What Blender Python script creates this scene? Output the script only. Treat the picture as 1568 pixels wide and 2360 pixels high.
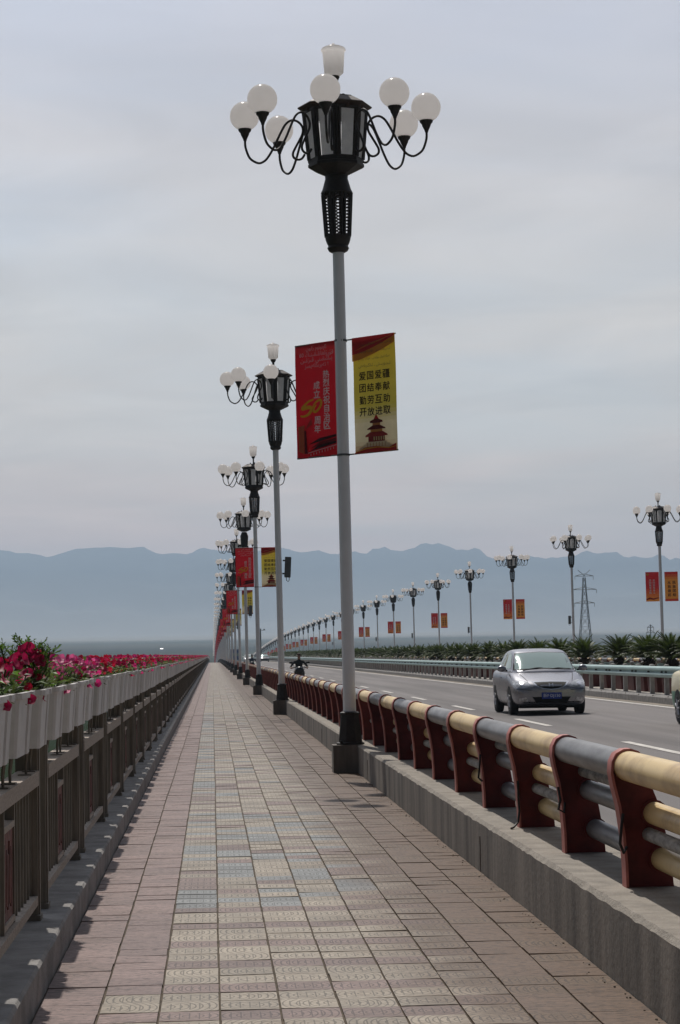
import bpy, bmesh, math, random
from mathutils import Vector, Matrix, noise
from mathutils.bvhtree import BVHTree
random.seed(7)
R = math.radians
S = bpy.context.scene
COL = S.collection
for o in list(bpy.data.objects):
    bpy.data.objects.remove(o)

# ------------------------------------------------------------------ camera
F_PX, W_PX, H_PX = 5100.0, 1568.0, 2360.0
VPX, VPY, ROLL = 490.0, 1510.0, 0.012          # where the bridge axis vanishes, camera roll
yc = Vector((VPX - W_PX / 2, -(VPY - H_PX / 2), -F_PX)).normalized()
zc0 = Vector((-math.sin(ROLL), math.cos(ROLL), 0))
zcv = (zc0 - yc * zc0.dot(yc)).normalized()
xcv = yc.cross(zcv).normalized()
rot = Matrix((xcv, yc, zcv))
cam_d = bpy.data.cameras.new("camera")
cam = bpy.data.objects.new("camera", cam_d)
COL.objects.link(cam)
EYE = 1.6
cam.matrix_world = Matrix.Translation((0, 0, EYE)) @ rot.to_4x4()
cam_d.sensor_fit = 'VERTICAL'
cam_d.sensor_height = 36.0
cam_d.lens = F_PX / H_PX * 36.0
cam_d.clip_start = 0.1
cam_d.clip_end = 60000
S.camera = cam
S.render.resolution_x, S.render.resolution_y = 680, 1024

# ------------------------------------------------------------------ light
SUN = Vector((-0.095, 0.66, 1.0)).normalized()
ELEV = math.asin(SUN.z)
AZ = math.atan2(SUN.x, SUN.y)
sd = bpy.data.lights.new("sun", 'SUN')
sd.energy = 3.45
sd.angle = R(0.6)
sd.color = (1.0, 0.945, 0.875)
so = bpy.data.objects.new("sun", sd)
so.rotation_euler = SUN.to_track_quat('Z', 'Y').to_euler()
so.location = (0, 0, 60)
COL.objects.link(so)

world = bpy.data.worlds.new("World")
S.world = world
world.use_nodes = True
nt = world.node_tree
nt.nodes.clear()
def wn(t, **k):
    n = nt.nodes.new(t)
    for a, b in k.items():
        setattr(n, a, b)
    return n
sky = wn('ShaderNodeTexSky', sky_type='NISHITA', sun_disc=False)
sky.sun_elevation = ELEV
sky.sun_rotation = AZ
sky.air_density = 1.0
sky.dust_density = 2.0
tc = wn('ShaderNodeTexCoord')
sep = wn('ShaderNodeSeparateXYZ')
nt.links.new(tc.outputs['Generated'], sep.inputs[0])
def wmath(op, a, b):
    n = wn('ShaderNodeMath', operation=op)
    for i, v in enumerate((a, b)):
        if isinstance(v, (int, float)):
            n.inputs[i].default_value = v
        else:
            nt.links.new(v, n.inputs[i])
    return n.outputs[0]
zz = wmath('ADD', wmath('MAXIMUM', sep.outputs[2], 0.0), 0.10)
cx = wmath('DIVIDE', sep.outputs[0], zz)
cy = wmath('DIVIDE', sep.outputs[1], zz)
comb = wn('ShaderNodeCombineXYZ')
nt.links.new(cx, comb.inputs[0]); nt.links.new(cy, comb.inputs[1])
mp = wn('ShaderNodeMapping')
mp.inputs['Scale'].default_value = (0.9, 1.0, 1)
mp.inputs['Rotation'].default_value = (0, 0, R(24))
mp.inputs['Location'].default_value = (3.1, 1.7, 0)
nt.links.new(comb.outputs[0], mp.inputs[0])
nz = wn('ShaderNodeTexNoise')
nz.inputs['Scale'].default_value = 1.0
nz.inputs['Detail'].default_value = 7
nz.inputs['Roughness'].default_value = 0.5
nz.inputs['Distortion'].default_value = 0.6
nt.links.new(mp.outputs[0], nz.inputs['Vector'])
rmp = wn('ShaderNodeValToRGB')
rmp.color_ramp.elements[0].position = 0.36
rmp.color_ramp.elements[0].color = (0.62, 0.62, 0.62, 1)
rmp.color_ramp.elements[1].position = 0.58
rmp.color_ramp.elements[1].color = (0.97, 0.97, 0.97, 1)
nt.links.new(nz.outputs['Fac'], rmp.inputs[0])
# the cloud veil: thin high overcast, dimmed away from the sun to lower fill
dotn = wn('ShaderNodeVectorMath', operation='DOT_PRODUCT')
nt.links.new(tc.outputs['Generated'], dotn.inputs[0])
dotn.inputs[1].default_value = Vector((-0.05, 0.94, 0.34)).normalized()
veil_r = wn('ShaderNodeMapRange', interpolation_type='SMOOTHSTEP')
veil_r.inputs['From Min'].default_value = 0.15
veil_r.inputs['From Max'].default_value = 0.93
veil_r.inputs['To Min'].default_value = 0.07
veil_r.inputs['To Max'].default_value = 1.0
nt.links.new(dotn.outputs['Value'], veil_r.inputs['Value'])
# the cloud veil by height above the horizon: dusty and warm low down, lilac-grey higher up
vr = wn('ShaderNodeValToRGB')
els = vr.color_ramp.elements
els[0].position, els[0].color = 0.045, (0.95, 0.63, 0.47, 1)
els[1].position, els[1].color = 1.0, (0.50, 0.52, 0.60, 1)
for p_, c_ in ((0.10, (0.72, 0.645, 0.575, 1)), (0.16, (0.675, 0.632, 0.59, 1)), (0.27, (0.59, 0.565, 0.595, 1))):
    e_ = els.new(p_); e_.color = c_
nt.links.new(sep.outputs[2], vr.inputs[0])
n2 = wn('ShaderNodeTexNoise')
n2.inputs['Scale'].default_value = 1.9; n2.inputs['Detail'].default_value = 6; n2.inputs['Distortion'].default_value = 0.9
nt.links.new(mp.outputs[0], n2.inputs['Vector'])
n2r = wn('ShaderNodeMapRange')
n2r.inputs['From Min'].default_value = 0.32; n2r.inputs['From Max'].default_value = 0.68
n2r.inputs['To Min'].default_value = 9.5; n2r.inputs['To Max'].default_value = 11.7
nt.links.new(n2.outputs['Fac'], n2r.inputs['Value'])
amt = wmath('MULTIPLY', n2r.outputs[0], veil_r.outputs[0])
vm = wn('ShaderNodeVectorMath', operation='SCALE')
nt.links.new(vr.outputs[0], vm.inputs[0]); nt.links.new(amt, vm.inputs['Scale'])
mx = wn('ShaderNodeMix', data_type='RGBA')
nt.links.new(rmp.outputs[0], mx.inputs['Factor'])
nt.links.new(sky.outputs[0], mx.inputs['A'])
nt.links.new(vm.outputs[0], mx.inputs['B'])
bg = wn('ShaderNodeBackground')
bg.inputs['Strength'].default_value = 0.1
nt.links.new(mx.outputs['Result'], bg.inputs[0])
wo = wn('ShaderNodeOutputWorld')
nt.links.new(bg.outputs[0], wo.inputs[0])

S.view_settings.view_transform = 'Standard'
S.view_settings.look = 'None'
S.view_settings.exposure = 0.0
S.view_settings.gamma = 1.0
S.render.engine = 'CYCLES'
S.cycles.use_denoising = True
S.cycles.max_bounces = 6
S.cycles.transparent_max_bounces = 8

# ------------------------------------------------------------------ helpers
def zc(y):
    """height of the bridge deck: level, then over the crest"""
    return -max(0.0, y - 400.0) ** 2 * 1.04e-5

def tag(o, label=None, cat=None, group=None, kind=None):
    if label: o['label'] = label
    if cat: o['category'] = cat
    if group: o['group'] = group
    if kind: o['kind'] = kind
    return o

def empty(name, loc=(0, 0, 0), rot=(0, 0, 0), parent=None):
    o = bpy.data.objects.new(name, None)
    o.empty_display_size = 0.2
    o.location = loc
    o.rotation_euler = rot
    COL.objects.link(o)
    if parent: o.parent = parent
    return o

def link(name, me, parent=None, loc=(0, 0, 0), rot=(0, 0, 0), scale=None):
    o = bpy.data.objects.new(name, me)
    o.location = loc
    o.rotation_euler = rot
    if scale: o.scale = scale
    COL.objects.link(o)
    if parent: o.parent = parent
    return o

class MB:
    def __init__(self):
        self.v, self.f, self.m, self.c, self.uv = [], [], [], [], []
    def add(self, vs, fs, mat=0, col=(1, 1, 1), uvs=None):
        b = len(self.v)
        self.v += [tuple(p) for p in vs]
        for i, f in enumerate(fs):
            self.f.append([b + k for k in f])
            self.m.append(mat)
            self.c.append(col)
            self.uv.append(uvs[i] if uvs else None)
    def box(self, x0, x1, y0, y1, z0, z1, mat=0, col=(1, 1, 1), taper=1.0):
        cx, cy = (x0 + x1) / 2, (y0 + y1) / 2
        t = lambda x, y: (cx + (x - cx) * taper, cy + (y - cy) * taper)
        a = [(x0, y0), (x1, y0), (x1, y1), (x0, y1)]
        self.add([(x, y, z0) for x, y in a] + [(*t(x, y), z1) for x, y in a],
                 [(3, 2, 1, 0), (4, 5, 6, 7), (0, 1, 5, 4), (1, 2, 6, 5), (2, 3, 7, 6), (3, 0, 4, 7)], mat, col)
    def tube(self, path, r, n=8, mat=0, col=(1, 1, 1), caps=True):
        P = [Vector(p) for p in path]
        rs = r if isinstance(r, (list, tuple)) else [r] * len(P)
        vs, fs = [], []
        up = None
        for i, p in enumerate(P):
            t = (P[min(i + 1, len(P) - 1)] - P[max(i - 1, 0)])
            if t.length < 1e-9: t = Vector((0, 0, 1))
            t.normalize()
            if up is None:
                up = Vector((0, 0, 1)) if abs(t.z) < 0.9 else Vector((1, 0, 0))
            u = (up - t * up.dot(t))
            if u.length < 1e-6: u = t.orthogonal()
            u.normalize(); up = u
            w = t.cross(u)
            for k in range(n):
                a = 2 * math.pi * k / n
                vs.append(p + (u * math.cos(a) + w * math.sin(a)) * rs[i])
        for i in range(len(P) - 1):
            for k in range(n):
                a, b = i * n + k, i * n + (k + 1) % n
                fs.append((a, b, b + n, a + n))
        if caps:
            fs.append(tuple(range(n - 1, -1, -1)))
            fs.append(tuple(range((len(P) - 1) * n, len(P) * n)))
        self.add(vs, fs, mat, col)
    def lathe(self, prof, n=16, mat=0, cx=0, cy=0, col=(1, 1, 1), a0=0.0, caps=True):
        vs, fs = [], []
        for r, z in prof:
            for k in range(n):
                a = a0 + 2 * math.pi * k / n
                vs.append((cx + r * math.cos(a), cy + r * math.sin(a), z))
        for i in range(len(prof) - 1):
            for k in range(n):
                a, b = i * n + k, i * n + (k + 1) % n
                fs.append((a, b, b + n, a + n))
        if caps:
            fs.append(tuple(range(n - 1, -1, -1)))
            fs.append(tuple(range((len(prof) - 1) * n, len(prof) * n)))
        self.add(vs, fs, mat, col)
    def sphere(self, c, r, n=16, m=10, mat=0, col=(1, 1, 1), sc=(1, 1, 1)):
        vs, fs = [(c[0], c[1], c[2] - r * sc[2])], []
        for i in range(1, m):
            t = math.pi * i / m
            for k in range(n):
                a = 2 * math.pi * k / n
                vs.append((c[0] + r * sc[0] * math.sin(t) * math.cos(a), c[1] + r * sc[1] * math.sin(t) * math.sin(a), c[2] - r * sc[2] * math.cos(t)))
        vs.append((c[0], c[1], c[2] + r * sc[2]))
        L = len(vs) - 1
        for k in range(n):
            fs.append((0, 1 + (k + 1) % n, 1 + k))
            fs.append((L, L - n + k, L - n + (k + 1) % n))
        for i in range(m - 2):
            for k in range(n):
                a, b = 1 + i * n + k, 1 + i * n + (k + 1) % n
                fs.append((a, b, b + n, a + n))
        self.add(vs, fs, mat, col)
    def prism(self, poly, axis, a, b, mat=0, col=(1, 1, 1)):
        """poly: 2-D outline; axis 'y': (x,z) outline pushed from y=a to y=b, 'x': (y,z), 'z': (x,y)"""
        def P(p, t):
            return {'y': (p[0], t, p[1]), 'x': (t, p[0], p[1]), 'z': (p[0], p[1], t)}[axis]
        n = len(poly)
        vs = [P(p, a) for p in poly] + [P(p, b) for p in poly]
        fs = [tuple(range(n)), tuple(range(2 * n - 1, n - 1, -1))]
        fs += [(k, k + n, (k + 1) % n + n, (k + 1) % n) for k in range(n)]
        self.add(vs, fs, mat, col)
    def sweep(self, prof, ys, mat=0, col=(1, 1, 1), closed=True, dz=zc):
        """(x,z) profile run along the bridge"""
        n = len(prof)
        vs = [(x, y, z + dz(y)) for y in ys for x, z in prof]
        fs = []
        for i in range(len(ys) - 1):
            for k in range(n if closed else n - 1):
                a, b = i * n + k, i * n + (k + 1) % n
                fs.append((a, a + n, b + n, b))
        if closed:
            fs.append(tuple(range(n)))
            fs.append(tuple(range(len(vs) - 1, len(vs) - n - 1, -1)))
        self.add(vs, fs, mat, col)
    def mesh(self, name, mats, smooth=None, col=False):
        me = bpy.data.meshes.new(name)
        me.from_pydata(self.v, [], self.f)
        for m in (mats if isinstance(mats, (list, tuple)) else [mats]):
            me.materials.append(m)
        me.polygons.foreach_set('material_index', self.m)
        if col:
            at = me.color_attributes.new('Col', 'FLOAT_COLOR', 'CORNER')
            d = []
            for f, c in zip(self.f, self.c):
                d += [c[0], c[1], c[2], 1.0] * len(f)
            at.data.foreach_set('color', d)
        if any(u is not None for u in self.uv):
            ul = me.uv_layers.new(name='UVMap')
            d = []
            for f, u in zip(self.f, self.uv):
                if u is None: d += [0.0, 0.0] * len(f)
                else:
                    for q in u: d += [q[0], q[1]]
            ul.data.foreach_set('uv', d)
        if smooth is not None:
            me.polygons.foreach_set('use_smooth', [True] * len(me.polygons))
            me.update()
            me.set_sharp_from_angle(angle=R(smooth))
        me.update()
        return me
    def build(self, name, mats, parent=None, smooth=None, col=False, loc=(0, 0, 0), rot=(0, 0, 0)):
        return link(name, self.mesh(name, mats, smooth, col), parent, loc, rot)

def tree(name, me, kids=(), loc=(0, 0, 0), rot=(0, 0, 0), label=None, kind=None):
    return dict(name=name, me=me, kids=list(kids), loc=loc, rot=rot, label=label, kind=kind)
def inst(t, parent=None, spin=None):
    loc, rt = Vector(t['loc']), t['rot']
    if spin is not None and t.get('spin', True):
        loc = Matrix.Rotation(spin, 3, 'Z') @ loc
        rt = (rt[0], rt[1], rt[2] + spin)
    o = link(t['name'], t['me'], parent, loc, rt)
    if t['label']: o['label'] = t['label']
    if t['kind']: o['kind'] = t['kind']
    for k in t['kids']:
        inst(k, o)
    return o

def mat(name, color, rough=0.6, metal=0.0, var=0.0, scale=4.0, stretch=(1, 1, 1), bump=0.0, bscale=40.0, col2=None,
        spec=0.5, coords='Object', thr=(0.35, 0.65), trans=0.0, rnd=0.0, detail=5):
    m = bpy.data.materials.new(name)
    m.use_nodes = True
    n, l = m.node_tree.nodes, m.node_tree.links
    p = n['Principled BSDF']
    p.inputs['Base Color'].default_value = (*color, 1)
    p.inputs['Roughness'].default_value = rough
    p.inputs['Metallic'].default_value = metal
    p.inputs['Specular IOR Level'].default_value = spec
    c = n.new('ShaderNodeTexCoord')
    out = None
    if var or col2:
        mp_ = n.new('ShaderNodeMapping'); mp_.inputs['Scale'].default_value = stretch
        l.new(c.outputs[coords], mp_.inputs[0])
        t = n.new('ShaderNodeTexNoise'); t.inputs['Scale'].default_value = scale; t.inputs['Detail'].default_value = detail
        t.inputs['Roughness'].default_value = 0.62
        l.new(mp_.outputs[0], t.inputs['Vector'])
        r = n.new('ShaderNodeValToRGB')
        r.color_ramp.elements[0].position, r.color_ramp.elements[1].position = thr
        d = col2 or tuple(x * (1 - var) for x in color)
        r.color_ramp.elements[0].color = (*d, 1)
        r.color_ramp.elements[1].color = (*(tuple(min(1, x * (1 + var * .5)) for x in color)), 1)
        l.new(t.outputs['Fac'], r.inputs[0])
        out = r.outputs[0]
        l.new(out, p.inputs['Base Color'])
    if rnd:
        oi = n.new('ShaderNodeObjectInfo')
        hs = n.new('ShaderNodeHueSaturation')
        mr = n.new('ShaderNodeMapRange')
        mr.inputs['To Min'].default_value, mr.inputs['To Max'].default_value = 1 - rnd, 1 + rnd
        l.new(oi.outputs['Random'], mr.inputs['Value'])
        l.new(mr.outputs[0], hs.inputs['Value'])
        if out: l.new(out, hs.inputs['Color'])
        else: hs.inputs['Color'].default_value = (*color, 1)
        l.new(hs.outputs[0], p.inputs['Base Color'])
        out = hs.outputs[0]
    if bump:
        t2 = n.new('ShaderNodeTexNoise'); t2.inputs['Scale'].default_value = bscale; t2.inputs['Detail'].default_value = 6
        l.new(c.outputs[coords], t2.inputs['Vector'])
        b = n.new('ShaderNodeBump'); b.inputs['Strength'].default_value = bump; b.inputs['Distance'].default_value = 0.02
        l.new(t2.outputs['Fac'], b.inputs['Height'])
        l.new(b.outputs[0], p.inputs['Normal'])
    if trans:
        tr = n.new('ShaderNodeBsdfTranslucent')
        tr.inputs[0].default_value = (*color, 1)
        if out: l.new(out, tr.inputs[0])
        ms = n.new('ShaderNodeMixShader'); ms.inputs[0].default_value = trans
        l.new(p.outputs[0], ms.inputs[1]); l.new(tr.outputs[0], ms.inputs[2])
        l.new(ms.outputs[0], n['Material Output'].inputs[0])
    return m

def colmat(name, rough=0.6, trans=0.0, spec=0.3, noise_amt=0.0, nscale=30):
    """colour from the mesh's own 'Col' attribute"""
    m = bpy.data.materials.new(name)
    m.use_nodes = True
    n, l = m.node_tree.nodes, m.node_tree.links
    p = n['Principled BSDF']
    p.inputs['Roughness'].default_value = rough
    p.inputs['Specular IOR Level'].default_value = spec
    a = n.new('ShaderNodeAttribute'); a.attribute_name = 'Col'
    src = a.outputs['Color']
    if noise_amt:
        c = n.new('ShaderNodeTexCoord')
        t = n.new('ShaderNodeTexNoise'); t.inputs['Scale'].default_value = nscale; t.inputs['Detail'].default_value = 5
        l.new(c.outputs['Object'], t.inputs['Vector'])
        mr = n.new('ShaderNodeMapRange')
        mr.inputs['From Min'].default_value, mr.inputs['From Max'].default_value = 0.3, 0.7
        mr.inputs['To Min'].default_value, mr.inputs['To Max'].default_value = 1 - noise_amt, 1 + noise_amt
        l.new(t.outputs['Fac'], mr.inputs['Value'])
        hs = n.new('ShaderNodeHueSaturation')
        l.new(mr.outputs[0], hs.inputs['Value']); l.new(src, hs.inputs['Color'])
        src = hs.outputs[0]
    l.new(src, p.inputs['Base Color'])
    if trans:
        tr = n.new('ShaderNodeBsdfTranslucent'); l.new(src, tr.inputs[0])
        ms = n.new('ShaderNodeMixShader'); ms.inputs[0].default_value = trans
        l.new(p.outputs[0], ms.inputs[1]); l.new(tr.outputs[0], ms.inputs[2])
        l.new(ms.outputs[0], n['Material Output'].inputs[0])
    return m

def text_mesh(s, size=1.0):
    """glyphs from Blender's own built-in font, centred on the origin in the x-z plane"""
    c = bpy.data.curves.new('lettering', 'FONT')
    c.body = s; c.size = size; c.resolution_u = 2
    o = bpy.data.objects.new('lettering', c)
    COL.objects.link(o)
    dg = bpy.context.evaluated_depsgraph_get()
    me = bpy.data.meshes.new_from_object(o.evaluated_get(dg))
    vs = [v.co.copy() for v in me.vertices]
    fs = [tuple(p.vertices) for p in me.polygons]
    bpy.data.objects.remove(o); bpy.data.curves.remove(c); bpy.data.meshes.remove(me)
    x0, x1 = min(v.x for v in vs), max(v.x for v in vs)
    y0, y1 = min(v.y for v in vs), max(v.y for v in vs)
    return [(v.x - (x0 + x1) / 2, v.y - (y0 + y1) / 2) for v in vs], fs, x1 - x0, y1 - y0
_tc = {}
def put_text(mb, s, u, v, h=None, w=None, y=-0.004, mat=0, col=(1, 1, 1), align=0):
    if s not in _tc: _tc[s] = text_mesh(s)
    P, fs, tw, th = _tc[s]
    k = (h / th) if h else (w / tw)
    kx = (w / tw) if w else k
    dx = -align * tw * kx / 2
    bold = ((-.022, .012), (.022, -.012), (.012, .022)) if len(s) == 1 else ((0, 0),)
    for i, (bx, by) in enumerate(bold):
        mb.add([(u + dx + p[0] * kx + bx * k, y - .0006 * i, v + p[1] * k + by * k) for p in P], fs, mat, col)

# joining forms for the right-to-left lines: isolated, final, initial, medial
_AR = {'ا': (0xFE8D, 0xFE8E), 'ە': (0xFEE9, 0xFEEA), 'ب': (0xFE8F, 4), 'پ': (0xFB56, 4), 'ت': (0xFE95, 4), 'چ': (0xFB7A, 4), 'ج': (0xFE9D, 4),
       'د': (0xFEA9, 0xFEAA), 'ر': (0xFEAD, 0xFEAE), 'ز': (0xFEAF, 0xFEB0), 'س': (0xFEB1, 4), 'ش': (0xFEB5, 4), 'غ': (0xFECD, 4), 'ق': (0xFED5, 4),
       'ك': (0xFED9, 4), 'گ': (0xFB92, 4), 'ڭ': (0xFBD3, 4), 'ل': (0xFEDD, 4), 'م': (0xFEE1, 4), 'ن': (0xFEE5, 4), 'و': (0xFEED, 0xFEEE),
       'ۇ': (0xFBD7, 0xFBD8), 'ۆ': (0xFBD9, 0xFBDA), 'ۈ': (0xFBDB, 0xFBDC), 'ۋ': (0xFBDE, 0xFBDF), 'ې': (0xFBE4, 4), 'ي': (0xFEF1, 4), 'ئ': (0xFE89, 4),
       'ى': (0xFEEF, 0xFEF0, 0xFBE8, 0xFBE9)}
def rtl(s):
    out = []
    for i, ch in enumerate(s):
        if ch not in _AR:
            out.append(ch); continue
        e = _AR[ch]
        dual = lambda c: c in _AR and (len(_AR[c]) == 4 or _AR[c][1] == 4)
        prev = i > 0 and dual(s[i - 1])
        nxt = i + 1 < len(s) and s[i + 1] in _AR and dual(ch)
        forms = [e[0] + k for k in range(4)] if e[1] == 4 else list(e) + ([e[0], e[1]] if len(e) == 2 else [])
        out.append(chr(forms[3] if prev and nxt else forms[1] if prev else forms[2] if nxt else forms[0]))
    return ''.join(reversed(out)).replace('06', '60')

def smoothed(me, levels=1):
    """bake a subdivision surface into a mesh"""
    o = bpy.data.objects.new('tmp', me); COL.objects.link(o)
    md = o.modifiers.new('s', 'SUBSURF'); md.levels = levels
    dg = bpy.context.evaluated_depsgraph_get()
    r = bpy.data.meshes.new_from_object(o.evaluated_get(dg))
    bpy.data.objects.remove(o)
    r.polygons.foreach_set('use_smooth', [True] * len(r.polygons))
    return r

ORD = ['first', 'second', 'third', 'fourth', 'fifth', 'sixth', 'seventh', 'eighth', 'ninth', 'tenth', 'eleventh', 'twelfth', 'thirteenth',
       'fourteenth', 'fifteenth', 'sixteenth', 'seventeenth', 'eighteenth', 'nineteenth', 'twentieth']
YS_LONG = [-6, 0] + list(range(10, 401, 10)) + list(range(415, 1420, 15))
# ------------------------------------------------------------------ materials
M_conc = mat('concrete', (0.22, 0.196, 0.168), 0.9, var=0.3, scale=1.5, stretch=(2.2, 2.2, 0.35), bump=0.15, bscale=30, col2=(0.095, 0.086, 0.076), thr=(0.32, 0.62), detail=4)
M_conc_top = mat('worn_concrete', (0.30, 0.268, 0.228), 0.9, var=0.25, scale=5, bump=0.6, bscale=60)
M_kerb = mat('kerb_concrete', (0.27, 0.258, 0.245), 0.9, var=0.3, scale=4, bump=0.4, bscale=40)
M_grout = mat('grout', (0.10, 0.078, 0.055), 1.0, var=0.4, scale=8)
M_asphalt = mat('asphalt', (0.160, 0.146, 0.142), 0.85, var=0.32, scale=0.6, stretch=(1.8, 0.05, 1), bump=0.35, bscale=90)
M_paintline = mat('road_paint', (0.62, 0.59, 0.54), 0.8, var=0.3, scale=6)
M_gutter = mat('gutter_dust', (0.25, 0.215, 0.175), 0.95, var=0.3, scale=1.5, stretch=(1, 0.2, 1))
M_teal = mat('teal_enamel', (0.33, 0.46, 0.45), 0.55, var=0.12, scale=1.2, metal=0.0)
M_gpost = mat('galvanised_post', (0.42, 0.40, 0.37), 0.7, var=0.2, scale=6)
M_red = mat('red_enamel', (0.145, 0.015, 0.013), 0.6, var=0.35, scale=7, bump=0.15, bscale=25)
M_redflange = mat('sunbleached_red_edge', (0.46, 0.15, 0.125), 0.6, var=0.2, scale=9)
M_yel = mat('cream_yellow_pipe', (0.66, 0.49, 0.24), 0.42, var=0.22, scale=3, stretch=(1, .6, 1), col2=(0.44, 0.29, 0.13), thr=(0.33, 0.54))
M_gry = mat('grey_pipe', (0.20, 0.20, 0.205), 0.40, var=0.45, scale=4, stretch=(2, .5, 2))
M_rough = mat('flaking_grey_pipe', (0.34, 0.33, 0.31), 0.8, var=0.5, scale=22, stretch=(1, .35, 1), bump=0.6, bscale=60)
M_pole = mat('white_pole_paint', (0.84, 0.85, 0.86), 0.5, var=0.06, scale=2)
M_black = mat('black_iron', (0.022, 0.016, 0.012), 0.6, var=0.4, scale=20, bump=0.1)
M_globe = mat('opal_globe', (1.0, 0.975, 0.955), 0.2, trans=0.84)
M_pane = mat('milky_pane', (0.94, 0.95, 0.97), 0.25, trans=0.9, var=0.12, scale=8)
M_copper = mat('rusty_roof', (0.05, 0.032, 0.022), 0.6, var=0.4, scale=9)
M_box = mat('grey_box', (0.10, 0.11, 0.115), 0.5, var=0.1)
M_brown = mat('brown_paint', (0.20, 0.168, 0.13), 0.6, var=0.35, scale=6, stretch=(3, 3, 0.4))
M_railtop = mat('speckled_rail', (0.36, 0.30, 0.245), 0.8, var=0.45, scale=70, thr=(0.3, 0.6))
M_panel = mat('carved_red_panel', (0.17, 0.055, 0.042), 0.7, var=0.6, scale=9, stretch=(2, 2, .8), bump=0.6, bscale=14, col2=(0.075, 0.022, 0.018))
M_planter = mat('white_plastic', (0.78, 0.75, 0.72), 0.55, var=0.16, scale=2.2, stretch=(1, 1, 1.4), rnd=0.08, trans=0.12)
M_soil = mat('soil', (0.05, 0.035, 0.025), 1.0, var=0.4, scale=20)
M_leaf = mat('petunia_leaf', (0.085, 0.14, 0.03), 0.6, var=0.6, scale=14, trans=0.35, rnd=0.25, col2=(0.06, 0.055, 0.02))
M_leafb = mat('bright_leaf', (0.13, 0.25, 0.035), 0.55, var=0.4, scale=10, trans=0.4)
M_petals = [mat('crimson_petal', (0.50, 0.012, 0.085), 0.55, var=0.35, scale=18, trans=0.45),
            mat('magenta_petal', (0.66, 0.035, 0.20), 0.55, var=0.3, scale=18, trans=0.45),
            mat('red_petal', (0.42, 0.008, 0.035), 0.55, var=0.35, scale=18, trans=0.45),
            mat('pink_petal', (0.80, 0.13, 0.33), 0.55, var=0.3, scale=18, trans=0.45)]
M_throat = mat('pale_throat', (0.75, 0.45, 0.5), 0.6)
M_frond = mat('sago_frond', (0.075, 0.112, 0.020), 0.5, var=0.45, scale=3, trans=0.25, rnd=0.2)
M_dead = mat('dry_frond', (0.42, 0.35, 0.24), 0.8, var=0.3, scale=8)
M_trunk = mat('sago_trunk', (0.055, 0.04, 0.028), 0.95, var=0.5, scale=14, bump=0.8)
M_pbox = mat('planter_box_red', (0.10, 0.022, 0.018), 0.75, var=0.4, scale=3)
M_steel = mat('pylon_steel', (0.36, 0.37, 0.38), 0.6)
M_tree = mat('poplar_leaves', (0.035, 0.060, 0.020), 0.8, var=0.4, scale=1.0, trans=0.2)
M_print = colmat('printed_cloth', 0.75, trans=0.22, noise_amt=0.05, nscale=9)
M_clear = mat('bracket_steel', (0.10, 0.11, 0.11), 0.5)

# ------------------------------------------------------------------ valley, mountains, haze
def ground_z(x, y):
    if y < 1200: z = -12.0
    elif y < 4600: z = -12 + (y - 1200) / 3400 * 41
    else: z = 29 + (y - 4600) / 3400 * 50
    return z
SIL = [(-1800, 1262), (-1300, 1290), (-900, 1255), (-500, 1282), (-200, 1262), (0, 1275), (50, 1273), (85, 1280), (115, 1284), (150, 1276), (190, 1268), (230, 1265), (260, 1266), (290, 1262), (330, 1264),
       (355, 1275), (375, 1281), (420, 1275), (440, 1278), (470, 1268), (520, 1272), (560, 1276), (600, 1270), (645, 1265), (670, 1271), (695, 1279), (720, 1277), (738, 1271), (755, 1277), (790, 1279),
       (830, 1276), (870, 1270), (890, 1267), (935, 1272), (955, 1263), (975, 1253), (1000, 1256), (1030, 1263), (1070, 1268), (1105, 1271), (1140, 1288), (1180, 1289),
       (1215, 1284), (1260, 1291), (1290, 1290), (1330, 1281), (1360, 1277), (1390, 1279), (1430, 1276), (1460, 1286), (1490, 1290), (1530, 1288), (1568, 1293),
       (1800, 1270), (2200, 1300), (2700, 1262), (3300, 1290)]
def ridge(x, D=10000.0):
    px = VPX + x * F_PX / D
    for (a, ya), (b, yb) in zip(SIL, SIL[1:]):
        if a <= px <= b:
            t = (px - a) / (b - a); t = t * t * (3 - 2 * t)
            y = ya + (yb - ya) * t
            break
    else:
        y = 1280
    y += ROLL * (px - VPX)
    return EYE + (VPY - y) * D / F_PX * 1.008
mb = MB()
xs = [-30000, -12000, -6000, -3000, -1500, -800, -400, -200, -100, 0, 100, 200, 400, 800, 1500, 3000, 6000, 12000, 30000]
ys = [-2000, -500, 0, 200, 500, 900, 1200, 1600, 2200, 3000, 3800, 4600, 6000, 8000, 11400]
n = len(xs)
xs = [max(-9000, min(9000, x)) for x in xs]
mb.add([(x, y, ground_z(x, y)) for y in ys for x in xs],
       [(j * n + i, j * n + i + 1, (j + 1) * n + i + 1, (j + 1) * n + i) for j in range(len(ys) - 1) for i in range(n - 1)])
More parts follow.
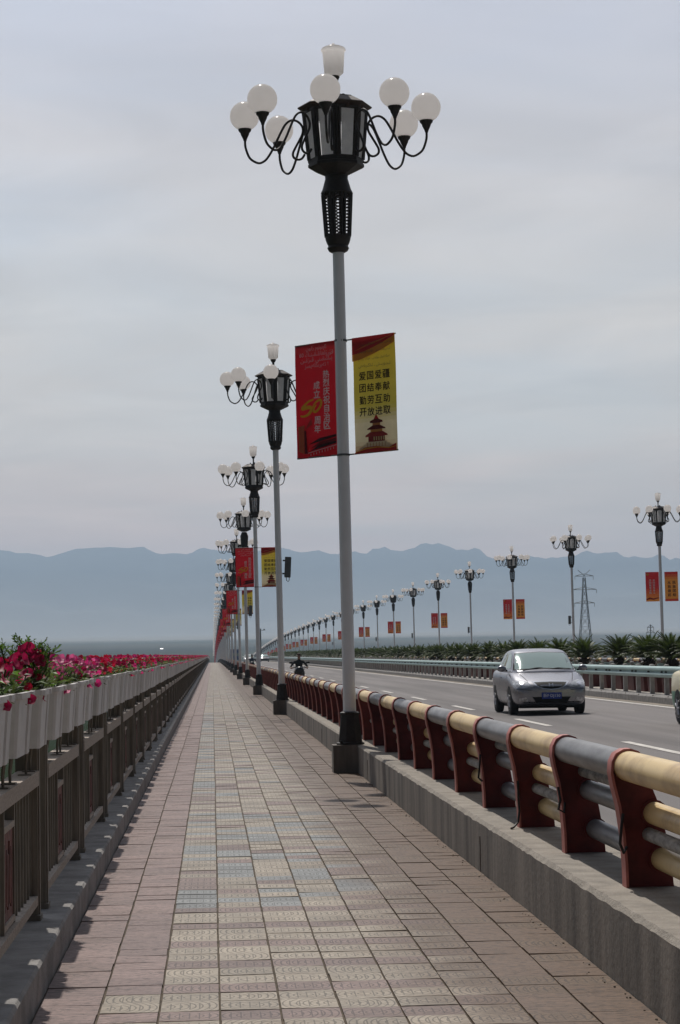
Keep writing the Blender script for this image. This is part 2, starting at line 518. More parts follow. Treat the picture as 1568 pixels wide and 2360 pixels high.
# valley floor: green fields near, far ground paled to imitate haze at mountain feet
M_valley = bpy.data.materials.new('valley_fields'); M_valley.use_nodes = True
n_, l_ = M_valley.node_tree.nodes, M_valley.node_tree.links
p_ = n_['Principled BSDF']; p_.inputs['Roughness'].default_value = 1.0; p_.inputs['Specular IOR Level'].default_value = 0.0
g_ = n_.new('ShaderNodeNewGeometry'); s_ = n_.new('ShaderNodeSeparateXYZ'); l_.new(g_.outputs['Position'], s_.inputs[0])
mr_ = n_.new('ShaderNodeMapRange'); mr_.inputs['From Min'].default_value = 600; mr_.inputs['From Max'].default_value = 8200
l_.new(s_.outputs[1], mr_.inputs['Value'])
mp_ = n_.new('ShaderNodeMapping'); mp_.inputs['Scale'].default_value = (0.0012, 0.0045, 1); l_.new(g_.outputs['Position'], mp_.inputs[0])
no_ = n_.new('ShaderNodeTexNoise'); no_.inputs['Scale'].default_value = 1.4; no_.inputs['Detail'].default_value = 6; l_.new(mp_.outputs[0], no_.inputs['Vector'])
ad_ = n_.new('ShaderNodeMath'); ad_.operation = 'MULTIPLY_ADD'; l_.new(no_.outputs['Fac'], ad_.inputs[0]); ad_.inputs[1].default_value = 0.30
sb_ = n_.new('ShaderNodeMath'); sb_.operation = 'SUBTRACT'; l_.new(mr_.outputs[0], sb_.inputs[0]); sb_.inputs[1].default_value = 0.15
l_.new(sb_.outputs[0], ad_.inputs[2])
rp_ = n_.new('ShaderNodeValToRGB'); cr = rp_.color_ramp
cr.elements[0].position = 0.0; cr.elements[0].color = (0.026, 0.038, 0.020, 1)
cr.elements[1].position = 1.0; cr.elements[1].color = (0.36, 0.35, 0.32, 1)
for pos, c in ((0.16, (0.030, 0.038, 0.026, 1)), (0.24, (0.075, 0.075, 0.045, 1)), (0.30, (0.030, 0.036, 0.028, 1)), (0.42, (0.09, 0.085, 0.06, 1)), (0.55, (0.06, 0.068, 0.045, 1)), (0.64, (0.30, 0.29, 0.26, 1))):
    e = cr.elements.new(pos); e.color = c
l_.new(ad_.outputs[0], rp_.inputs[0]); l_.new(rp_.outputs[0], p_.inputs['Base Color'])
tag(mb.build('ground', M_valley), kind='structure')

mb = MB()
NX, NY = 420, 40
vs = []
for j in range(NY):
    t = j / (NY - 1)
    y = 7600 + t * 3600
    for i in range(NX):
        x = -5200 + i / (NX - 1) * 11400
        g = max(0.0, 1 - abs(y - 10000) / 2400) if y < 10000 else max(0.0, 1 - (y - 10000) / 1300)
        g = g ** 1.15
        h = ridge(x)
        base = ground_z(x, min(y, 8000)) - 4
        rg = noise.fractal(Vector((x * 0.0022, y * 0.0016, 3.3)), 1.0, 2.0, 5) * 85 * (1 - g) * min(1, g * 4)
        jag = noise.fractal(Vector((x * 0.012, 0, 8.1)), 0.8, 2.1, 5) * 17.0 * g ** 5
        vs.append((x, y, base + (h - base) * g + rg + jag))
mb.add(vs, [(j * NX + i, j * NX + i + 1, (j + 1) * NX + i + 1, (j + 1) * NX + i) for j in range(NY - 1) for i in range(NX - 1)])
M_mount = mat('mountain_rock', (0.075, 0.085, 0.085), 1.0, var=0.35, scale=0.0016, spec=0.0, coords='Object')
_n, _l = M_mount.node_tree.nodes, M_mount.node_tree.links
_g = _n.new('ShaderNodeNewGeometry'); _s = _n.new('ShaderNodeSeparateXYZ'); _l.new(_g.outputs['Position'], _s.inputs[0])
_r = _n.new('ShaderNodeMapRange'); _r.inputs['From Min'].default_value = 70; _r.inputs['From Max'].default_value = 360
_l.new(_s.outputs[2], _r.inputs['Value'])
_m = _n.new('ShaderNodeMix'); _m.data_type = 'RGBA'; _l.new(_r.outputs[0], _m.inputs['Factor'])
_m.inputs['A'].default_value = (0.36, 0.35, 0.32, 1)                 # painted haze: slopes paled towards the foot; dark rock above
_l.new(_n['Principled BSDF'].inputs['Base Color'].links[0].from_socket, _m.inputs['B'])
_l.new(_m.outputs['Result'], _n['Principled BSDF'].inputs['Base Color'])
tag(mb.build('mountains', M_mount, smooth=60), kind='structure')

hz = MB(); hz.box(-9800, 9800, -2600, 12000, -13.5, 580)
M_haze = bpy.data.materials.new('haze_air'); M_haze.use_nodes = True
hn = M_haze.node_tree.nodes; hn.clear()
ho = hn.new('ShaderNodeOutputMaterial'); hv = hn.new('ShaderNodeVolumePrincipled')
hv.inputs['Color'].default_value = (0.60, 0.79, 1.0, 1)
hv.inputs['Density'].default_value = 1.5e-4
hv.inputs['Anisotropy'].default_value = 0.5
M_haze.node_tree.links.new(hv.outputs[0], ho.inputs['Volume'])
haze = tag(hz.build('haze', M_haze), kind='stuff')

# ------------------------------------------------------------------ bridge: deck, road, walkways
def road_z(x):
    """road surface, falling away from the median"""
    return 0.20 - 0.0115 * (11.3 - x) if x < 12.8 else 0.20 - 0.0115 * (x - 14.3)
mb = MB()
mb.sweep([(-1.40, -1.1), (27.0, -1.1), (27.0, -0.02), (-1.40, -0.02)], YS_LONG)
tag(mb.build('bridge_deck', M_conc), kind='structure')
mb = MB(); mb.sweep([(-1.2, -0.018), (2.2, -0.018), (2.2, -0.010), (-1.2, -0.010)], YS_LONG)
tag(mb.build('walkway_bed', M_grout), kind='structure')
mb = MB(); mb.sweep([(23.5, -0.018), (26.5, -0.018), (26.5, 0.0), (23.5, 0.0)], YS_LONG)
tag(mb.build('far_walkway', mat('far_paving', (0.27, 0.22, 0.19), 0.85, var=0.2, scale=3)), kind='structure')
mb = MB()
mb.sweep([(2.5, -0.015), (11.32, -0.015), (11.32, road_z(11.32)), (2.5, road_z(2.5))], YS_LONG)
mb.sweep([(14.28, -0.015), (23.1, -0.015), (23.1, road_z(23.1)), (14.28, road_z(14.28))], YS_LONG)
tag(mb.build('road', M_asphalt), kind='structure')
mb = MB()
for a, b in ((10.95, 11.25), (2.62, 2.95)):
    mb.sweep([(a, road_z(a) + .0005), (b, road_z(b) + .0005), (b, road_z(b) + .0045), (a, road_z(a) + .0045)], YS_LONG)
tag(mb.build('gutter', M_gutter), kind='structure')
mb = MB()
for a, b in ((10.72, 10.87), (14.75, 14.9)):
    mb.sweep([(a, road_z(a) + .0005), (b, road_z(b) + .0005), (b, road_z(b) + .0055), (a, road_z(a) + .0055)], YS_LONG)
y = 29.9 - 12.4 * 2
while y < 700:
    for x in (6.36, 19.1):
        z, z2 = zc(y) + .006, zc(y + 4.6) + .006
        mb.add([(x, y, z + road_z(x)), (x + .14, y, z + road_z(x + .14)), (x + .14, y + 4.6, z2 + road_z(x + .14)), (x, y + 4.6, z2 + road_z(x))], [(0, 1, 2, 3)])
    y += 12.4
tag(mb.build('road_marking', M_paintline), kind='structure')
# median
mb = MB()
mb.sweep([(11.25, -0.015), (11.85, -0.015), (11.85, 0.40), (11.29, 0.40), (11.25, 0.36)], YS_LONG)
mb.sweep([(13.75, -0.015), (14.35, -0.015), (14.35, 0.36), (14.31, 0.40), (13.75, 0.40)], YS_LONG)
mb.sweep([(11.852, -0.015), (13.748, -0.015), (13.748, 0.385), (11.852, 0.385)], YS_LONG, 1)
for k in range(-2, 90):                                     # joints between the kerb stones
    y = 41.2 + 1.9 * k
    mb.box(11.262, 11.85, y, y + 0.035, 0.30, 0.4025, 2)
tag(mb.build('median', [M_kerb, mat('pale_rubble', (0.45, 0.41, 0.36), 0.95, var=0.5, scale=7, bump=0.8), M_grout]), kind='structure')

# walkway paving: every tile its own slab with a small tilt
M_tile = bpy.data.materials.new('paving_tile'); M_tile.use_nodes = True
n_, l_ = M_tile.node_tree.nodes, M_tile.node_tree.links
p_ = n_['Principled BSDF']
def tn(t, **k):
    q = n_.new(t)
    for a, b in k.items(): setattr(q, a, b)
    return q
def tm(op, a, b=0.0, c=None):
    q = tn('ShaderNodeMath', operation=op)
    for i, v in enumerate((a, b) if c is None else (a, b, c)):
        if isinstance(v, (int, float)): q.inputs[i].default_value = v
        else: l_.new(v, q.inputs[i])
    return q.outputs[0]
at = tn('ShaderNodeAttribute', attribute_name='Col')
uvn = tn('ShaderNodeUVMap', uv_map='UVMap')
sp = tn('ShaderNodeSeparateXYZ'); l_.new(uvn.outputs[0], sp.inputs[0])
fx = tm('FRACT', sp.outputs[0]); fy = tm('FRACT', sp.outputs[1])
kind_plank = tm('GREATER_THAN', sp.outputs[0], 10.0)
# arcs round two opposite corners, cut by short bars
kx_ = tm('MULTIPLY', tm('MODULO', tm('FLOOR', sp.outputs[0]), 20.0), 0.5)
def dist(cx_, cy_):
    a = tm('SUBTRACT', fx, cx_); b = tm('SUBTRACT', fy, cy_)
    return tm('SQRT', tm('ADD', tm('MULTIPLY', a, a), tm('MULTIPLY', b, b)))
d1 = dist(kx_, 0.5)
d2 = d1
rings = tm('ABSOLUTE', tm('SINE', tm('MULTIPLY', d2, 26.0)))
rings = tm('LESS_THAN', rings, 0.34)
bars = tm('MULTIPLY', tm('LESS_THAN', tm('ABSOLUTE', tm('SINE', tm('MULTIPLY', fx, 18.8))), 0.22), tm('LESS_THAN', tm('ABSOLUTE', tm('SUBTRACT', fy, 0.5)), 0.30))
bars = tm('MULTIPLY', bars, tm('LESS_THAN', tm('ABSOLUTE', tm('SUBTRACT', fx, 0.5)), 0.42))
motif = tm('MAXIMUM', rings, bars)
wv = tn('ShaderNodeTexNoise'); wv.inputs['Scale'].default_value = 1.0; wv.inputs['Detail'].default_value = 2
mpp = tn('ShaderNodeMapping'); mpp.inputs['Scale'].default_value = (2.2, 7.0, 1); l_.new(uvn.outputs[0], mpp.inputs[0]); l_.new(mpp.outputs[0], wv.inputs['Vector'])
wave = tm('ABSOLUTE', tm('SINE', tm('ADD', tm('MULTIPLY', fy, 14.0), tm('MULTIPLY', wv.outputs['Fac'], 9.0))))
wave = tm('LESS_THAN', wave, 0.22)
groove = tm('ADD', tm('MULTIPLY', motif, tm('SUBTRACT', 1.0, kind_plank)), tm('MULTIPLY', wave, kind_plank))
to = tn('ShaderNodeTexCoord')
d_n = tn('ShaderNodeTexNoise'); d_n.inputs['Scale'].default_value = 1.6; d_n.inputs['Detail'].default_value = 7; d_n.inputs['Roughness'].default_value = 0.65
l_.new(to.outputs['Object'], d_n.inputs['Vector'])
so_ = tn('ShaderNodeSeparateXYZ'); l_.new(to.outputs['Object'], so_.inputs[0])
edge = tn('ShaderNodeMapRange'); edge.inputs['From Min'].default_value = 0.65; edge.inputs['From Max'].default_value = 1.7
l_.new(so_.outputs[0], edge.inputs['Value'])
dirt = tm('MULTIPLY_ADD', edge.outputs[0], 0.75, tm('SUBTRACT', d_n.outputs['Fac'], 0.54))
dirt_r = tn('ShaderNodeMapRange'); dirt_r.inputs['From Min'].default_value = 0.0; dirt_r.inputs['From Max'].default_value = 0.42
dirt_r.inputs['To Max'].default_value = 0.88
l_.new(dirt, dirt_r.inputs['Value'])
mxd = tn('ShaderNodeMix', data_type='RGBA'); l_.new(dirt_r.outputs[0], mxd.inputs['Factor']); l_.new(at.outputs['Color'], mxd.inputs['A'])
mxd.inputs['B'].default_value = (0.118, 0.070, 0.037, 1)
fn_ = tn('ShaderNodeTexNoise'); fn_.inputs['Scale'].default_value = 26; fn_.inputs['Detail'].default_value = 6; l_.new(to.outputs['Object'], fn_.inputs['Vector'])
fr = tn('ShaderNodeMapRange'); fr.inputs['From Min'].default_value = 0.3; fr.inputs['From Max'].default_value = 0.7; fr.inputs['To Min'].default_value = 0.72; fr.inputs['To Max'].default_value = 1.2
l_.new(fn_.outputs['Fac'], fr.inputs['Value'])
gv = tm('MULTIPLY', fr.outputs[0], tm('SUBTRACT', 1.0, tm('MULTIPLY', groove, 0.55)))
hsv = tn('ShaderNodeHueSaturation'); l_.new(mxd.outputs['Result'], hsv.inputs['Color']); l_.new(gv, hsv.inputs['Value'])
l_.new(hsv.outputs[0], p_.inputs['Base Color'])
p_.inputs['Roughness'].default_value = 0.56
p_.inputs['Specular IOR Level'].default_value = 0.3
bp = tn('ShaderNodeBump'); bp.inputs['Strength'].default_value = 1.0; bp.inputs['Distance'].default_value = 0.008
l_.new(tm('SUBTRACT', tm('MULTIPLY', fn_.outputs['Fac'], 0.25), groove), bp.inputs['Height']); l_.new(bp.outputs[0], p_.inputs['Normal'])

BEIGE, PINK, MAUVE, BLUE, TAN = (0.318, 0.270, 0.208), (0.210, 0.148, 0.128), (0.218, 0.150, 0.133), (0.222, 0.232, 0.228), (0.240, 0.186, 0.138)
rt = random.Random(21)
def tile_color(c, r, y):
    n1 = noise.noise(Vector((c * 0.9, r * 0.35, 2.0)))
    if c <= 1 and not (c == 1 and y < 10.6 and r % 3 != 0):
        b = MAUVE
    elif c >= 8:
        b = MAUVE if rt.random() < 0.75 else TAN
    elif c == 7:
        b = MAUVE if rt.random() < 0.45 else BEIGE
    elif y < 14.2:
        b = PINK if r % 3 == 0 else BEIGE
    elif y < 22.5:
        q = rt.random()
        b = BLUE if q < 0.36 else BEIGE if q < 0.84 else PINK
    else:
        q = rt.random()
        blue = (0.42 if c == 2 else 0.22 if c == 3 else 0.05) if 25 < y < 62 else 0.06
        b = BLUE if q < blue else PINK if q > 0.80 else BEIGE
    k = 1.03 + rt.uniform(-0.17, 0.17) + n1 * 0.14
    return tuple(v * k for v in b)
XL = [-0.818, -0.530, -0.258, 0.014, 0.286, 0.558, 0.830, 1.102, 1.374, 1.646, 1.925]
mb = MB()
P = 0.272
for c in range(10):
    ph = rt.uniform(-0.02, 0.02)
    x0, x1 = XL[c], XL[c + 1]
    r = -8
    while True:
        y0 = r * P + ph + 0.05
        if y0 > 690: break
        y1 = y0 + P
        far = y0 > 95
        g = 0.0 if far else rt.uniform(0.001, 0.004)
        gx = rt.uniform(0.004, 0.0075) if not far else 0.004
        wob = noise.noise(Vector((c * 3.1, r * 0.05, 0))) * 0.007
        xa, xb = x0 + gx + wob, x1 - gx + (noise.noise(Vector(((c + 1) * 3.1, r * 0.05, 0))) * 0.007)
        if c <= 1: g *= 0.6
        if rt.random() < (0.10 if c > 1 else 0.05) and not far: g += 0.009
        h = [zc(y0) + (rt.uniform(-0.0022, 0.0022) if not far else 0) for _ in range(2)]
        t0, t1 = rt.uniform(-0.002, 0.002), rt.uniform(-0.002, 0.002)
        if y0 > 60: t0 = t1 = 0
        A = [(xa, y0 + g, h[0] + t0), (xb, y0 + g, h[1] + t0), (xb, y1 - g, h[1] + t1), (xa, y1 - g, h[0] + t1)]
        if y0 > 60: A = [(p[0], p[1], zc(p[1])) for p in A]
        base = 20 if (c <= 1 or c >= 8) and tile_color else 0
        col = tile_color(c, r, y0)
        plank = abs(col[0] / col[2] - 0.218 / 0.133) < .02 and (c <= 1 or c >= 8)
        u0 = (20.0 if plank else 0.0) + rt.choice((0, 1, 1, 2))
        uv = [(u0 + 0.001, r + 0.001), (u0 + 0.999, r + 0.001), (u0 + 0.999, r + 0.999), (u0 + 0.001, r + 0.999)]
        mb.add(A, [(0, 1, 2, 3)], 0, col, [uv])
        if not far:
            B = [(p[0], p[1], -0.012) for p in A]
            mb.add(A + B, [(0, 4, 5, 1), (1, 5, 6, 2), (2, 6, 7, 3), (3, 7, 4, 0)], 0, tuple(v * 0.8 for v in col))
        r += 1
tag(mb.build('walkway_paving', M_tile, col=True), kind='structure')

# left kerb under the balustrade
mb = MB()
yk = [-6 + 0.5 * i for i in range(0, 140)] + [y for y in YS_LONG if y > 64]
prof = [(-1.36, -0.018), (-0.822, -0.018), (-0.822, 0.155), (-0.835, 0.17), (-1.36, 0.17)]
vs = []
for y in yk:
    for i, (x, z) in enumerate(prof):
        j = 0.006 * noise.noise(Vector((0, y * 1.7, i))) if i in (2, 3) and y < 66 else 0
        vs.append((x + j, y, z + zc(y) + j * 0.5))
n = len(prof)
mb.add(vs, [(i * n + k, (i + 1) * n + k, (i + 1) * n + (k + 1) % n, i * n + (k + 1) % n) for i in range(len(yk) - 1) for k in range(n)])
tag(mb.build('kerb', M_kerb), kind='structure')

# right parapet wall with its chipped edge
mb = MB()
yw = [-6 + 0.11 * i for i in range(0, 600)] + [y for y in YS_LONG if y > 61]
prof = [(1.925, -0.018), (1.925, 0.352), (1.945, 0.375), (2.62, 0.375), (2.62, -0.018)]
vs = []
for y in yw:
    nr = y < 60
    ch = (noise.noise(Vector((0, y * 3.3, 5))) * 0.6 + noise.noise(Vector((1, y * 9.1, 5))) * 0.5) if nr else 0
    ch = max(0.0, ch) * 0.05
    for i, (x, z) in enumerate(prof):
        if i == 1: z -= ch * 0.6
        if i == 2: x += ch * 0.9
        if nr and i in (0, 1): x += 0.004 * noise.noise(Vector((2, y * 2.0, z * 3)))
        vs.append((x, y, z + zc(y)))
n = len(prof)
fs = [(i * n + k, i * n + k + 1, (i + 1) * n + k + 1, (i + 1) * n + k) for i in range(len(yw) - 1) for k in range(n - 1)]
mb.add(vs, [f for i, f in enumerate(fs) if i % (n - 1) not in (1, 2)], 0)
mb.add(vs, [f for i, f in enumerate(fs) if i % (n - 1) in (1, 2)], 1)
for k in range(12):
    y = 16.1 + 11.7 * k
    mb.box(1.9205, 1.93, y, y + 0.02, 0.0, 0.26, 2)
tag(mb.build('parapet_wall', [M_conc, M_conc_top, M_grout]), 'low chipped concrete wall between the tiled walkway and the road', 'wall')
mb = MB()
mb.sweep([(22.98, -0.018), (22.98, 0.375), (23.675, 0.375), (23.675, -0.018)], YS_LONG)
tag(mb.build('far_parapet_wall', M_conc), 'low concrete wall on the far side of the road beyond the palms', 'wall')

# grit swept against the foot of the wall
rgt = random.Random(31); mb = MB()
for i in range(160):
    y = rgt.uniform(9, 30); x = 1.905 - abs(rgt.gauss(0, .03)) - .008
    s_ = rgt.uniform(.002, .007)
    mb.sphere((x, y, s_ * .4), s_, 6, 4, 0, sc=(1, rgt.uniform(.7, 2.2), .6))
tag(mb.build('grit', M_grout), 'dark grit scattered along the foot of the chipped wall', 'grit', kind='stuff')
# ------------------------------------------------------------------ pipe railing on the parapet
PY0, PSP = 11.40, 1.985
def post_mb(mb, y, sx=1, x0=0.0, half=False):
    X = lambda x: x0 + sx * (x - .035)
    z0 = zc(y)
    Zs = lambda z: .375 + (z - .375) * .942
    fl = [(2.14, .372), (2.138, .50), (2.128, .66), (2.108, .82), (2.083, .93), (2.072, 1.0), (2.078, 1.06), (2.10, 1.105), (2.14, 1.128), (2.18, 1.13), (2.22, 1.115), (2.25, 1.085)]
    w = 0.058
    fl = [(x, Zs(z)) for x, z in fl]
    vs, fs = [], []
    for i, (x, z) in enumerate(fl):
        a = fl[max(0, i - 1)]; b = fl[min(len(fl) - 1, i + 1)]
        tx, tz = b[0] - a[0], b[1] - a[1]
        L = math.hypot(tx, tz); nx, nz_ = tz / L * 0.014, -tx / L * 0.014
        for (dx, dz) in ((0, 0), (nx, nz_)):
            for yy in (-w, w):
                vs.append((X(x + dx), y + yy, z + dz + z0))
    for i in range(len(fl) - 1):
        b = i * 4
        fs += [(b, b + 1, b + 5, b + 4), (b + 2, b + 6, b + 7, b + 3), (b, b + 4, b + 6, b + 2), (b + 1, b + 3, b + 7, b + 5)]
    fs += [(0, 2, 3, 1), (len(vs) - 4, len(vs) - 3, len(vs) - 1, len(vs) - 2)]
    mb.add(vs, fs, 1)
    web = [(2.153, .372), (2.395, .372), (2.385, .50), (2.36, .66), (2.335, .80), (2.28, .95), (2.262, 1.06), (2.20, 1.10), (2.12, 1.085), (2.09, 1.0), (2.10, .93), (2.122, .82), (2.141, .66)]
    mb.prism([(X(a), Zs(b) + z0) for a, b in web], 'y', y - 0.016, y + 0.016, 0)
    if not half:
        for (cx_, cz_, rr) in ((2.30, .774, .071), (2.335, .525, .071)):      # collars where the pipes enter
            mb.tube([(X(cx_), y - 0.03, Zs(cz_) + z0), (X(cx_), y + 0.03, Zs(cz_) + z0)], rr, 14, 0)
def bay_pipes(mb, k, sx=1, x0=0.0, n=16, which='tmlr'):
    ya, yb = PY0 + PSP * k, PY0 + PSP * (k + 1)
    za, zb = zc(ya), zc(yb)
    m = 0 if k % 2 else 1
    for ch, (x, z, r_) in {'t': (2.168, 1.034, .078), 'm': (2.30, .774, .059), 'l': (2.335, .525, .059), 'r': (2.27, .895 if m else .66, .035)}.items():
        if ch in which:
            X = x0 + sx * (x - .035)
            z = .375 + (z - .375) * .942
            mb.tube([(X, ya + .017, z + za), (X, yb - .017, z + zb)], r_, n, (2 if ch == 'r' else m))
# far copy shares this code; bays alternate yellow and grey: bay -1 (nearest, right of frame) is yellow
rail = empty('pipe_railing', (2.2, 11.0, 0.375))
tag(rail, 'pipe railing of yellow and grey pipes on curved red posts along the chipped wall', 'railing')
off = (-2.2, -11.0, -0.375)
NB = 62
for k in range(-3, NB):
    mb = MB(); post_mb(mb, PY0 + PSP * k)
    mb.build('post', [M_red, M_redflange], rail, smooth=40, loc=off)
for k in range(-4, 26):
    for ch, nm in (('t', 'top_pipe'), ('m', 'middle_pipe'), ('l', 'lower_pipe'), ('r', 'thin_pipe')):
        mb = MB(); bay_pipes(mb, k, n=28 if k < 6 else 16, which=ch)
        col = 'yellow' if k % 2 else 'grey'
        o = mb.build(nm, [M_yel, M_gry, M_rough], rail, smooth=50, loc=off)
mb = MB()
for k in range(26, 310): bay_pipes(mb, k, n=8 if k < 120 else 6, which='tml' if k < 90 else 't')
tag(mb.build('pipe_run', [M_yel, M_gry, M_rough], rail, smooth=60, loc=off), kind='stuff')
mb = MB()
for k in range(NB, 310): post_mb(mb, PY0 + PSP * k, half=True)
tag(mb.build('post_run', [M_red, M_redflange], rail, loc=off), kind='stuff')
# loose cable ends tied to some posts
def cable(y, pts, label):
    mb = MB(); mb.tube([(2.078 + a, y - 0.075 + b, .375 + (c - .375) * .94) for a, b, c in pts], 0.008, 6)
    tag(mb.build('cable', M_black, smooth=60), label, 'cable', 'loose cables on the railing')
cable(PY0, [(.015, 0, .78), (-.0, -.02, .70), (-.01, -.03, .62), (.01, -.02, .57), (.03, 0, .60)], 'black loose cable hanging on the nearest red railing post')
cable(PY0 + PSP, [(-.01, 0, .80), (.0, -.02, .72), (-.015, -.03, .66), (.02, -.02, .64), (.03, 0, .70)], 'tangled black cable on the second red railing post')
cable(PY0 + 2 * PSP, [(.02, 0, .72), (.02, -.01, .60), (.025, -.015, .50), (.01, -.03, .42), (-.03, -.09, .388), (-.05, -.13, .385)], 'black cable running down the third red post onto the wall top')
cable(PY0 + 3 * PSP, [(-.0, 0, .82), (-.01, -.03, .72), (-.02, -.03, .63), (.01, -.02, .60)], 'short black cable on the fourth red railing post')

mb = MB()
for k in range(18, 300):
    bay_pipes(mb, k, sx=-1, x0=25.6, n=8, which='tml' if k < 140 else 't')
tag(mb.build('far_pipe_railing', [M_yel, M_gry, M_rough], smooth=60), 'yellow and grey pipe railing on the far side of the road behind the palms', 'railing')
_rl = bpy.data.objects['far_pipe_railing']
mb = MB()
for k in range(18, 300): post_mb(mb, PY0 + PSP * k, sx=-1, x0=25.6, half=True)
tag(mb.build('post_run', [M_red, M_redflange], _rl), kind='stuff')

def brush(mb, pts, ws, col, y):
    vs, fs = [], []
    for i, p in enumerate(pts):
        a, b = pts[max(0, i - 1)], pts[min(len(pts) - 1, i + 1)]
        tx, tz = b[0] - a[0], b[1] - a[1]; Ln = math.hypot(tx, tz) or 1
        nx, nz2 = -tz / Ln * ws[i], tx / Ln * ws[i]
        vs += [(p[0] + nx, y, p[1] + nz2), (p[0] - nx, y, p[1] - nz2)]
    for i in range(len(pts) - 1): fs.append((2 * i, 2 * i + 1, 2 * i + 3, 2 * i + 2))
    mb.add(vs, fs, 0, col)
def spl(pts, n=6):
    out = []
    for i in range(len(pts) - 1):
        p0, p1, p2, p3 = pts[max(0, i - 1)], pts[i], pts[i + 1], pts[min(len(pts) - 1, i + 2)]
        for k in range(n):
            t = k / n
            out.append(tuple(0.5 * (2 * p1[d] + (p2[d] - p0[d]) * t + (2 * p0[d] - 5 * p1[d] + 4 * p2[d] - p3[d]) * t * t + (3 * p1[d] - p0[d] - 3 * p2[d] + p3[d]) * t ** 3) for d in range(len(p1))))
    return out + [pts[-1]]
# ------------------------------------------------------------------ street lamps
LS, LY0, LN = 29.2, 0.7, 44
PZ = lambda y: 7.085 + (1455 - y) * .002075
def oct_ring(mb, prof, mat_=0, n=8):
    mb.lathe(prof, n, mat_, a0=-math.pi / 2)
def lamp_meshes():
    L = {}
    mb = MB(); mb.box(-.245, .085, -.21, .21, -.02, .372); L['plinth'] = mb.mesh('plinth', M_conc)
    mb = MB(); mb.lathe([(.20, .376), (.20, .395), (.17, .41), (.125, .77), (.14, .775), (.14, .80), (.10, .815)], 8, a0=math.pi / 8)
    for k in range(4):
        a = math.pi / 4 + k * math.pi / 2
        mb.tube([(.185 * math.cos(a), .185 * math.sin(a), .38), (.185 * math.cos(a), .185 * math.sin(a), .43)], .016, 6)
    L['base'] = mb.mesh('base', M_black, smooth=30)
    mb = MB(); mb.lathe([(.088, .80), (.086, 1.0), (.078, 7.11)], 20); L['pole'] = mb.mesh('pole', M_pole, smooth=60)
    # neck: solid collars, eight slats and a lattice between them
    mb = MB()
    mb.lathe([(.09, 7.06), (.128, 7.08), (.15, 7.12), (.135, 7.155), (.15, 7.18), (.170, 7.235), (.177, 7.29), (.150, 7.29)], 16)
    mb.lathe([(.185, 7.85), (.212, 7.86), (.221, 7.88), (.212, 7.905), (.198, 7.93), (.155, 8.08), (.158, 8.12), (.12, 8.14)], 16)
    for k in range(8):
        a = -math.pi / 2 + math.pi / 8 + k * math.pi / 4
        for da in (-0.13, 0.13):
            p0 = (.172 * math.cos(a + da), .172 * math.sin(a + da), 7.28); p1 = (.207 * math.cos(a + da), .207 * math.sin(a + da), 7.87)
            mb.tube([p0, p1], .016, 4)
        b = a + math.pi / 8
        for j in range(13):
            t = (j + .5) / 13; r_ = .172 + .035 * t; z = 7.28 + .59 * t
            s = 0.25
            mb.tube([(r_ * math.cos(b - s), r_ * math.sin(b - s), z - .022), (r_ * math.cos(b + s), r_ * math.sin(b + s), z + .022)], .010, 4, caps=False)
            mb.tube([(r_ * math.cos(b), r_ * math.sin(b), z), (r_ * math.cos(b + s), r_ * math.sin(b + s), z - .03)], .006, 4, caps=False)
    L['neck'] = mb.mesh('lattice_neck', M_black, smooth=40)
    # lantern
    mb = MB()
    oct_ring(mb, [(.10, PZ(955)), (.16, PZ(953)), (.36, PZ(907)), (.385, PZ(898)), (.385, PZ(880)), (.370, PZ(876)), (.372, PZ(845)), (.30, PZ(845))])
    oct_ring(mb, [(.30, PZ(545)), (.432, PZ(545)), (.438, PZ(522)), (.40, PZ(520))])
    for k in range(8):
        a = -math.pi / 2 + k * math.pi / 4
        for da in (-.075, 0.075):
            mb.tube([(.362 * math.cos(a + da), .362 * math.sin(a + da), PZ(850)), (.424 * math.cos(a + da), .424 * math.sin(a + da), PZ(540))], .024, 4)
        mb.tube([(.376 * math.cos(a), .376 * math.sin(a), PZ(850)), (.436 * math.cos(a), .436 * math.sin(a), PZ(535))], .020, 4)
    L['lantern'] = mb.mesh('lantern', M_black)
    mb = MB()
    oct_ring(mb, [(.40, PZ(524)), (.50, PZ(508)), (.515, PZ(500)), (.505, PZ(494)), (.33, PZ(447)), (.30, PZ(445)), (.30, PZ(438)), (.10, PZ(432))])
    for k in range(16):
        a = k * math.pi / 8
        mb.box(.41 * math.cos(a) - .02, .41 * math.cos(a) + .02, .41 * math.sin(a) - .02, .41 * math.sin(a) + .02, PZ(536), PZ(512))
    for dx, dy in ((.12, 0), (-.1, .08), (0, -.13)):
        mb.tube([(dx, dy, PZ(440)), (dx, dy, PZ(405))], .022, 6)
    L['roof'] = mb.mesh('lantern_roof', M_copper)
    mb = MB(); a0, a1 = -math.pi / 2 + .16, -math.pi / 4 - .16
    q = lambda r_, a, z: (r_ * math.cos(a), r_ * math.sin(a), z)
    mb.add([q(.352, a0, PZ(846)), q(.352, a1, PZ(846)), q(.412, a1, PZ(544)), q(.412, a0, PZ(544)),
            q(.340, a0, PZ(846)), q(.340, a1, PZ(846)), q(.400, a1, PZ(544)), q(.400, a0, PZ(544))],
           [(0, 1, 2, 3)])
    L['pane'] = mb.mesh('glass_pane', M_pane)
    mb = MB()
    mb.tube([(0, 0, PZ(438)), (0, 0, PZ(318))], .03, 8); mb.lathe([(.03, PZ(330)), (.055, PZ(318)), (.08, PZ(292)), (.07, PZ(286)), (.02, PZ(285))], 14)
    L['stem'] = mb.mesh('finial_stem', M_black, smooth=50)
    mb = MB()
